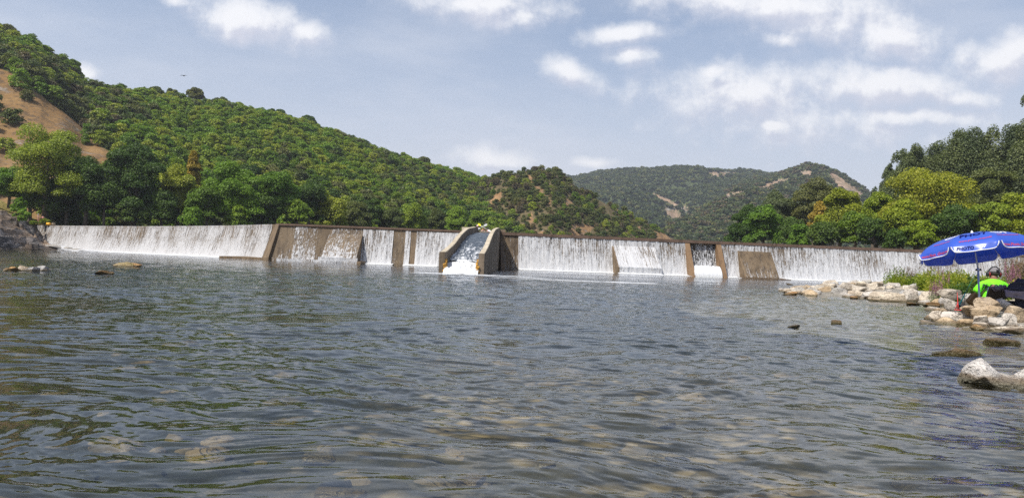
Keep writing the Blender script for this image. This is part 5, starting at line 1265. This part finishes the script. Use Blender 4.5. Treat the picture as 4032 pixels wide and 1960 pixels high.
# ---- parasol
mt, t = material('blue_parasol_cloth')
d = t('ShaderNodeBsdfPrincipled', {'Base Color': (.045, .12, .62, 1), 'Roughness': .38, 'Specular IOR Level': .8}); tr_ = t('ShaderNodeBsdfTranslucent', {'Color': (.03, .09, .6, 1)})
finish(t, t('ShaderNodeMixShader', {0: .3, 1: d.outputs[0], 2: tr_.outputs[0]}).outputs[0]); M_BLUE = mt
M_INK = plain('dark_blue_ink', (.004, .006, .09), .9, spec=.1); M_REDINK = plain('red_ink', (.4, .07, .16), .9, spec=.1); M_WINK = plain('white_ink', (.78, .8, .86), .5)
DU = 13.6
apex = P(3828, 920, DU); knob = P(3851, 1062, DU-.05); foot = P(3862, 1200, DU-.1)
um = thing('parasol', 'blue parasol with white trim and printed lettering shading the seated man', 'parasol', foot)
TILT = Matrix.Rotation(R(-5.5), 4, 'Y') @ Matrix.Rotation(R(-10.0), 4, 'X')
rzu = -math.atan2(apex.x, apex.y)
MU = Matrix.Translation(apex-foot) @ TILT @ Matrix.Rotation(rzu, 4, 'Z')
RU, HU, VAL = .935, .315, .112
def rib_pt(k, tt):
    a = -math.pi/2+(k+.5)*math.pi/4; r = RU*math.sin(tt*1.25)/math.sin(1.25); return Vector((r*math.cos(a), r*math.sin(a), -HU*(1-math.cos(tt*1.25))/(1-math.cos(1.25))))
def canopy_pt(k, w_, tt):           # panel k, across -1..1, down 0..1
    a, b = rib_pt(k-1, tt), rib_pt(k, tt); s = (w_+1)/2; p = a.lerp(b, s)
    return p+Vector((0, 0, -.012*math.sin(math.pi*s)*tt))
def val_pt(k, w_, tt):
    p = canopy_pt(k, w_, 1.0); c = rib_pt(k-1, 1).lerp(rib_pt(k, 1), .5).normalized(); e = 1-abs(w_)**14
    drop = VAL*tt*(e if tt > 0 else 1)
    return p+Vector((c.x*.02*tt*math.sin(w_*7+k*2)+c.x*.035*tt, c.y*.02*tt*math.sin(w_*7+k*2)+c.y*.035*tt, -drop))
def grid_mesh(name, fn, nw, nt_, mat, ks=range(8)):
    V_, Fq = [], []
    for k in ks:
        b = len(V_)
        for i in range(nw+1):
            for j in range(nt_+1): V_.append(MU @ fn(k, -1+2*i/nw, j/nt_))
        for i in range(nw):
            for j in range(nt_): v0 = b+i*(nt_+1)+j; Fq.append([v0, v0+1, v0+nt_+2, v0+nt_+1])
    me = bpy.data.meshes.new(name); me.from_pydata(V_, [], Fq); bm = bmesh.new(); bm.from_mesh(me); bmesh.ops.remove_doubles(bm, verts=bm.verts, dist=1e-4)
    bmesh.ops.recalc_face_normals(bm, faces=bm.faces); bm.to_mesh(me); bm.free(); me.materials.append(mat); me.polygons.foreach_set('use_smooth', [True]*len(me.polygons)); return me
can = obj('canopy', grid_mesh('canopy', lambda k, w_, tt: canopy_pt(k, w_, max(tt, .001)), 8, 16, M_BLUE), um)
for k in range(8):
    va = obj('valance', grid_mesh('valance', val_pt, 28, 4, M_BLUE, [k]), can)
    mb = MB(); mb.tube([MU @ (val_pt(k, w_, 1.0)) for w_ in np.linspace(-1, 1, 48)], .0085, 5, False); mb.build('trim', M_WINK, can, True)
    mb = MB(); mb.tube([MU @ (rib_pt(k, tt)+Vector((0, 0, -.015))) for tt in np.linspace(.02, 1, 12)]+[MU @ (rib_pt(k, 1)*1.015+Vector((0, 0, -.03)))], .006, 6); mb.build('rib', M_WHITE, um, True)
def letters(body, size, k, cw, ct, mat, rot=0.0, sx=1.0, sy=1.0, val=False, name='lettering', shear=.2, bold=None, ring=None):
    if ring is None: vs, fs = text_mesh(body, size, 1.0, shear, size*.03 if bold is None else bold)
    else:
        a, b_ = ring; n = 36; vs, fs = [], []
        for i in range(n):
            an = 2*math.pi*i/n; vs += [(a*math.cos(an), a*.5*math.sin(an), 0), (b_*math.cos(an), b_*.5*math.sin(an), 0)]; j = (i+1) % n; fs += [[2*i, 2*j, 2*i+1], [2*j, 2*j+1, 2*i+1]]
    out = []
    for (x, y, z) in vs:
        x, y = (x*math.cos(rot)-y*math.sin(rot))*sx, (x*math.sin(rot)+y*math.cos(rot))*sy
        if val: half = RU*math.sin(math.pi/8); p = val_pt(k, cw+x/half, ct-y/VAL); nn = (p*Vector((1, 1, 0))).normalized()*.006
        else:
            tt = ct-y/(RU*1.12); half = max(.05, (rib_pt(k-1, tt)-rib_pt(k, tt)).length/2); p = canopy_pt(k, cw+x/half, tt)
            nn = (p*Vector((.35, .35, 0))/RU+Vector((0, 0, .8))).normalized()*.007
        out.append(MU @ (p+nn))
    me = bpy.data.meshes.new(name); me.from_pydata(out, [], fs); me.materials.append(mat); return obj(name, me, can)
letters('PHOT', .16, 0, -.02, .56, M_INK, .1, 1.0, 1.5, bold=.006)
letters('www.photo-gros.net', .062, 0, .05, .82, M_REDINK, .06, .95, 1.5)
letters('PHOTO', .075, 0, -.42, .45, M_INK, 0, 1.0, 1.0, True); letters('O7', .075, 0, .3, .45, M_WINK, 0, 1.0, 1.0, True)
for k in (1, 7):
    letters('', 1, k, -.25 if k == 1 else .25, .52, M_WINK, 0, 1, 1.3, name='emblem', ring=(.115, .078)); letters('', 1, k, -.25 if k == 1 else .25, .52, M_WINK, 0, 1, 1.3, name='emblem', ring=(.045, .026))
letters('7', .13, 1, .38, .55, M_WINK, 0, 1.2, 1.3, bold=.006); letters('7', .13, 7, .75, .5, M_WINK, 0, 1.2, 1.3, bold=.006)
letters('www.photo-gros.net', .055, 1, .0, .72, M_REDINK, -.03, .95, 1.4); letters('www.photo-gros', .055, 7, .1, .74, M_REDINK, .03, .95, 1.4)
letters('www.Photo_Gros.net', .07, 7, 0, .5, M_REDINK, 0, .98, 1.1, True); letters('www.Photo_Gros.net', .07, 1, 0, .5, M_REDINK, 0, .98, 1.1, True)
mb = MB(); az = (MU.to_3x3() @ Vector((0, 0, 1)))
a0 = apex-foot; mb.tube([a0-az*.01, a0+az*.012, a0+az*.022, a0+az*.042, a0+az*.058], [.045, .04, .02, .016, .006], 12); mb.build('finial', M_WHITE, um, True)
kn = knob-foot
mb = MB(); mb.tube([a0-az*.02, kn.lerp(a0, .5), kn], .0135, 10); mb.build('upper_pole', M_ALU, um, True)
mb = MB(); mb.tube([kn+Vector((0, 0, .02)), Vector((0, 0, -.35))-(kn.normalized()*.1)], .018, 10); mb.build('lower_pole', M_ALU, um, True)
mb = MB(); mb.tube([kn+Vector((-.035, -.01, 0)), kn+Vector((.035, .01, 0))], .022, 12); mb.build('tilt_joint', M_ALU, um, True)
mb = MB(); mb.ball(kn+Vector((-.045, -.02, 0)), (.018, .018, .018), 2); mb.ball(kn+Vector((.045, .0, .005)), (.02, .02, .02), 2); mb.build('knob', M_BLACKP, um, True)

# ---- paddlers waiting at the head of the chute
def upright(px, py_head, py_seat, d, name, label, skin, vest, hat, lean=0.0, armL=None, armR=None, s=1.0, legs=None, vest_name='vest', hat_name='cap', hair=True):
    top = P(px, py_head, d); seat = P(px+lean, py_seat, d); H = (top.z-seat.z); r = thing(name, label, 'person', seat)
    o_ = seat; hd = top-o_-Vector((0, 0, .12*s)); nk = hd+Vector((0, 0, -.15*s)); ch_ = Vector((lean*.0, 0, 0)).lerp(nk, .72); sl = nk+Vector((-.19*s, 0, -.07*s)); sr = nk+Vector((.19*s, 0, -.07*s)); pl = Vector((0, 0, 0))
    aL = [sl+Vector((-.08, -.05, -.24))*s, sl+Vector((-.12, -.22, -.36))*s] if armL is None else [P(*a)-o_ for a in armL]
    aR = [sr+Vector((.08, -.05, -.24))*s, sr+Vector((.06, -.22, -.36))*s] if armR is None else [P(*a)-o_ for a in armR]
    lg = [[Vector((-.1, -.05, -.05)), Vector((-.12, -.42, .12)), Vector((-.1, -.75, -.1))], [Vector((.1, -.05, -.05)), Vector((.12, -.42, .12)), Vector((.1, -.75, -.1))]] if legs is None else legs
    chs = [[(tuple(pl), .13*s), (tuple(ch_*.6), .12*s), (tuple(ch_), .13*s), (tuple(nk), .05*s), (tuple(hd), .09*s), (tuple(hd+Vector((0, 0, .05*s))), .08*s)],
           [(tuple(ch_), .13*s), (tuple(sl), .055*s), (tuple(aL[0]), .042*s), (tuple(aL[1]), .03*s)], [(tuple(ch_), .13*s), (tuple(sr), .055*s), (tuple(aR[0]), .042*s), (tuple(aR[1]), .03*s)]]
    for l in lg: chs.append([(tuple(pl), .13*s)]+[(tuple(v*s), rr*s) for v, rr in zip(l, (.09, .06, .04, .04))])
    obj('body', skin_mesh('body', chs, skin, 1), r)
    if vest: obj(vest_name, skin_mesh(vest_name, [[(tuple(pl+Vector((0, 0, .02))), .155*s), (tuple(ch_*.6), .15*s), (tuple(ch_), .165*s), (tuple(nk+Vector((0, 0, -.05*s))), .08*s)]], vest, 1), r)
    if hat:
        mb = MB(); mb.ball(hd+Vector((0, 0, .055*s)), (.115*s, .125*s, .09*s), 2); mb.ball(hd+Vector((0, -.08*s, .03*s)), (.09*s, .09*s, .012*s), 2); mb.build(hat_name, hat, r, True)
    mb = MB(); mb.ball(hd+Vector((0, -.095*s, -.01*s)), (.015*s, .02*s, .02*s), 1); mb.build('nose', skin, r, True)
    if hair: mb = MB(); mb.ball(hd+Vector((0, .03*s, .02*s)), (.1*s, .09*s, .1*s), 2); mb.build('hair', M_HAIR, r, True)
    return r
DK = 85.6
upright(1880.5, 886, 913, DK, 'person', 'paddler in turquoise vest and pink white cap at the head of the chute', M_SKIN, M_TURQ, M_PINKW, 0, [(1868, 903, DK-.1), (1864, 911, DK-.3)], [(1891, 901, DK-.1), (1896, 908, DK-.3)], 1.15)
upright(1903, 894, 914, DK+.7, 'person', 'second paddler in dark clothes lifting a yellow bladed paddle', M_SKIN, M_NAVY, None, 0, [(1894, 906, DK+.4), (1897, 909, DK+.2)], [(1907, 903, DK+.4), (1911, 899, DK+.2)], 1.15)
upright(1921, 896, 915, DK+.5, 'person', 'third paddler in dark and pink clothes close to the right chute wall', M_SKIND, M_PINK, M_NAVY, 0, [(1914, 905, DK+.2), (1913, 910, DK)], [(1926, 906, DK+.2), (1927, 910, DK)], 1.05, hair=False)
def paddle(a, b, label, mat=M_YEL, mat2=None):
    a, b = Vector(a), Vector(b); r = thing('paddle', label, 'paddle', (a+b)/2); o_ = (a+b)/2; d = (b-a).normalized()
    mb = MB(); mb.tube([a-o_, b-o_], .022, 6); mb.build('shaft', M_WHITE, r, True)
    for e, s_ in ((a, -1), (b, 1)):
        c = e-o_+d*s_*.16; side = d.cross(Vector((0, 1, 0))).normalized(); V_ = []
        for f_ in (-.012, .012): V_.append([c+d*s_*dx+side*dy+Vector((0, f_, 0)) for dx, dy in ((-.2, -.03), (-.1, -.1), (.1, -.12), (.24, -.07), (.24, .07), (.1, .12), (-.1, .1), (-.2, .03))])
        mb = MB(); mb.prism(V_[0], V_[1]); mb.build('blade', mat2 if (mat2 and s_ > 0) else mat, r)
    return r
paddle(P(1893, 888, DK), P(1921, 905, DK-.3), 'yellow bladed paddle held up by the second paddler', M_YEL, M_WHITE)
paddle(P(1889, 898, DK-.2), P(1906, 889, DK-.2), 'white shafted paddle crossing behind the yellow blade', M_WHITE)
def canoe(c, L_, W_, rz, mat, label):
    r = thing('canoe', label, 'canoe', c, rz); n = 14; mb = MB(); rings = []
    for i in range(n+1):
        u = -1+2*i/n; w_ = W_*.5*(1-abs(u)**2.4)**.8+.02; rise = .14*abs(u)**3
        rings.append([Vector((u*L_/2, math.cos(a)*w_, rise+.1+math.sin(a)*.2)) for a in np.linspace(math.pi, 2*math.pi, 9)])
    vv = [[mb.bm.verts.new(p) for p in rg_] for rg_ in rings]
    for i in range(n):
        for k in range(8): mb.bm.faces.new((vv[i][k], vv[i][k+1], vv[i+1][k+1], vv[i+1][k]))
    mb.build('hull', mat, r, True)
    mb = MB(); mb.tube([p[0]+Vector((0, 0, .01)) for p in rings]+[p[-1]+Vector((0, 0, .01)) for p in rings[::-1]], .02, 5, False); mb.build('gunwale', mat, r, True)
    for u in (-.8, 0, .8): mb = MB(); mb.box((u, 0, .05), (.3, W_*.8, .04), bevel=.01); mb.build('seat', M_BLACKP, r)
    return r
canoe(P(1895, 914.5, DK-.1)+Vector((0, 0, -.02)), 3.1, .75, .18, M_HULL, 'white canoe lying across the head of the chute with paddlers aboard')
# two people on the left bank
g1 = P(153, 868, 131)
upright(151, 843, 861, 131, 'person', 'bare chested person in a pale helmet standing on the left bank', M_SKIN, None, M_HELM, 0, s=1.0, legs=[[Vector((-.09, 0, -.2)), Vector((-.1, 0, -.5)), Vector((-.1, .02, -.9))], [Vector((.09, 0, -.2)), Vector((.1, 0, -.5)), Vector((.1, .02, -.9))]], hat_name='helmet')
upright(169, 846, 862, 131.5, 'person', 'person in a pink and white vest beside the helmeted one on the left bank', M_SKIN, M_PINK, M_NAVY, 0, s=1.0, legs=[[Vector((-.09, 0, -.2)), Vector((-.1, 0, -.5)), Vector((-.1, .02, -.9))], [Vector((.09, 0, -.2)), Vector((.1, 0, -.5)), Vector((.1, .02, -.9))]])
cb = thing('barrel', 'orange yellow watertight barrel lying at the left end of the crest', 'barrel', P(191, 882, 130.5))
mb = MB(); mb.tube([(-.33, 0, 0), (-.28, 0, 0), (.28, 0, 0), (.33, 0, 0)], [.18, .25, .25, .18], 16); mb.build('body', plain('orange_yellow_plastic', (.85, .42, .02), .4), cb, True)
mb = MB(); mb.tube([(-.36, 0, 0), (-.33, 0, 0)], .16, 14); mb.build('lid', M_BLACKP, cb)
rock((190, 874, 215, 888), 132.5, R_TAN, 970, 'tan rock behind the orange yellow barrel', dep=.8)
# a bird
bd = thing('bird', 'tiny dark bird gliding in the sky over the wooded hill', 'bird', P(723, 299, 150))
mb = MB(); mb.ball((0, 0, 0), (.12, .3, .09), 2); mb.ball((0, -.3, .02), (.06, .1, .06), 1); mb.prism([(-.06, .25, 0), (.06, .25, 0), (.1, .48, 0), (-.1, .48, 0)], [(-.06, .25, .015), (.06, .25, .015), (.1, .48, .015), (-.1, .48, .015)]); mb.build('body', M_HAIR, bd, True)
for s_ in (-1, 1):
    w0 = [(s_*.05, -.1, 0), (s_*.35, -.14, .09), (s_*.75, .02, .02), (s_*.35, .08, .07), (s_*.05, .12, 0)]
    mb = MB(); mb.prism(w0, [(x, y, z+.018) for x, y, z in w0]); mb.build('wing', M_HAIR, bd)

# ------------------------------------------------------------------ plants of the right shore
def herb_mesh(name, kind, seed):
    rg = np.random.default_rng(seed); V_, Fq = [], []
    def leaf(p, d, l, w_):
        d = d/np.linalg.norm(d); s = np.cross(d, rg.normal(size=3)); s /= np.linalg.norm(s); b = len(V_)
        V_.extend([p, p+d*l*.5+s*w_*.5, p+d*l, p+d*l*.5-s*w_*.5]); Fq.append([b, b+1, b+2, b+3])
    if kind == 'leafy':
        for i in range(34):
            a = rg.uniform(0, 6.28); r = .34*rg.random()**.5; x0 = np.array([math.cos(a)*r, math.sin(a)*r, 0]); h = rg.uniform(.3, .95)*(1.05-r); lean = np.array([math.cos(a)*.25*rg.random(), math.sin(a)*.25*rg.random(), 1.0])
            for z in np.linspace(.05, 1, 16): leaf(x0+lean*h*z, np.array([rg.normal(), rg.normal(), .45]), rg.uniform(.06, .11), rg.uniform(.035, .055))
    elif kind == 'spike':
        for i in range(16):
            a = rg.uniform(0, 6.28); r = .22*rg.random()**.5; x0 = np.array([math.cos(a)*r, math.sin(a)*r, 0]); h = rg.uniform(.7, 1.15); lean = np.array([rg.normal()*.07, rg.normal()*.07, 1.0])
            for z in np.linspace(.5, 1, 34): leaf(x0+lean*h*z, np.array([rg.normal(), rg.normal(), .2]), .035, .025)
    elif kind == 'stems':
        for i in range(16):
            a = rg.uniform(0, 6.28); r = .2*rg.random()**.5; x0 = np.array([math.cos(a)*r, math.sin(a)*r, 0]); h = rg.uniform(.35, .7)
            for z in np.linspace(.0, 1, 12): leaf(x0+np.array([0, 0, h*z]), np.array([rg.normal()*.8, rg.normal()*.8, .8]), rg.uniform(.07, .11), .02)
    return np.array(V_), np.array(Fq)
PLM = {}
for mt_, key in ((L_HERB, 'herb'), (L_HERBD, 'dark')):
    for v in range(3): PLM[key, v] = mesh_np('foliage', *herb_mesh('f', 'leafy', 600+v), mt_)
for v in range(2): PLM['purple', v] = mesh_np('flower_spikes', *herb_mesh('f', 'spike', 620+v), M_PURPLE); PLM['seed', v] = mesh_np('seed_spikes', *herb_mesh('f', 'spike', 630+v), M_SEED); PLM['stem', v] = mesh_np('foliage', *herb_mesh('f', 'stems', 640+v), L_HERBD)
rg = random.Random(9)
def plant(px, py, d, key, s, label, group):
    b = P(px, py, d); z = ground_z(b.x, b.y); b.z = z-.05*s
    r = thing('herb_clump' if key in ('herb', 'dark') else 'flowering_plant', label, 'plant', b, rg.uniform(0, 6.28), group)
    if key in ('herb', 'dark'): o = obj('foliage', PLM[key, rg.randrange(3)], r); o.scale = (s, s, s*rg.uniform(.85, 1.15))
    else:
        o = obj('flower_seed_spikes', PLM[key, rg.randrange(2)], r); o.scale = (s, s, s); o = obj('foliage', PLM['stem', rg.randrange(2)], r); o.scale = (s*1.1, s*1.1, s)  # purple flower spikes; brown seed spikes on the seed plants
    return r
n_ = 0
for (x0, x1, d0, d1, n, key, s0, s1, label, group) in (
    (3510, 3670, 33, 41, 24, 'herb', .75, 1.2, 'yellow green herb clump behind the boulders left of the umbrella', 'herb clumps left of the umbrella'),
    (3640, 3790, 25, 34, 20, 'herb', .7, 1.05, 'yellow green herb clump below the left rim of the umbrella', 'herb clumps below the umbrella rim'),
    (3655, 3730, 23, 27, 4, 'purple', .65, .8, 'purple flowering spikes among the herbs below the umbrella rim', 'purple spikes below the umbrella rim'),
    (3530, 3700, 34, 40, 9, 'seed', .9, 1.1, 'brown seed spikes rising from the herbs left of the umbrella', 'seed spikes left of the umbrella'),
    (3790, 3865, 17.5, 20, 11, 'dark', .85, 1.2, 'dark green leafy bush beside the umbrella pole', 'dark bushes beside the umbrella pole'),
    (3870, 4100, 20, 26, 22, 'herb', .7, 1.0, 'yellow green herb clump behind the seated man', 'herb clumps behind the seated man'),
    (3965, 3990, 21, 23, 2, 'purple', .9, 1.05, 'tall purple flowering spikes right of the seated man', 'tall purple spikes right of the man'),
    (3945, 4120, 23, 30, 22, 'seed', 1.1, 1.45, 'tall brownish seed spikes right of the seated man', 'tall seed spikes right of the man'),
    (3700, 3960, 30, 44, 24, 'herb', .9, 1.3, 'herb clump far behind under the umbrella', 'far herb clumps under the umbrella')):
    for i in range(n): plant(rg.uniform(x0, x1), 1140, rg.uniform(d0, d1), key, rg.uniform(s0, s1), label, group)

# ------------------------------------------------------------------ air
mt, t = material('haze')
v_ = t('ShaderNodeVolumePrincipled', {'Color': (.86, .91, 1, 1), 'Density': .00021, 'Anisotropy': .3})
t('ShaderNodeOutputMaterial', {'Volume': v_.outputs[0]})
mb = MB(); mb.box((0, 760, 118), (2600, 1700, 248)); hz = mb.build('haze', mt); tag(hz, 'thin summer haze filling the valley', None, None, 'stuff')
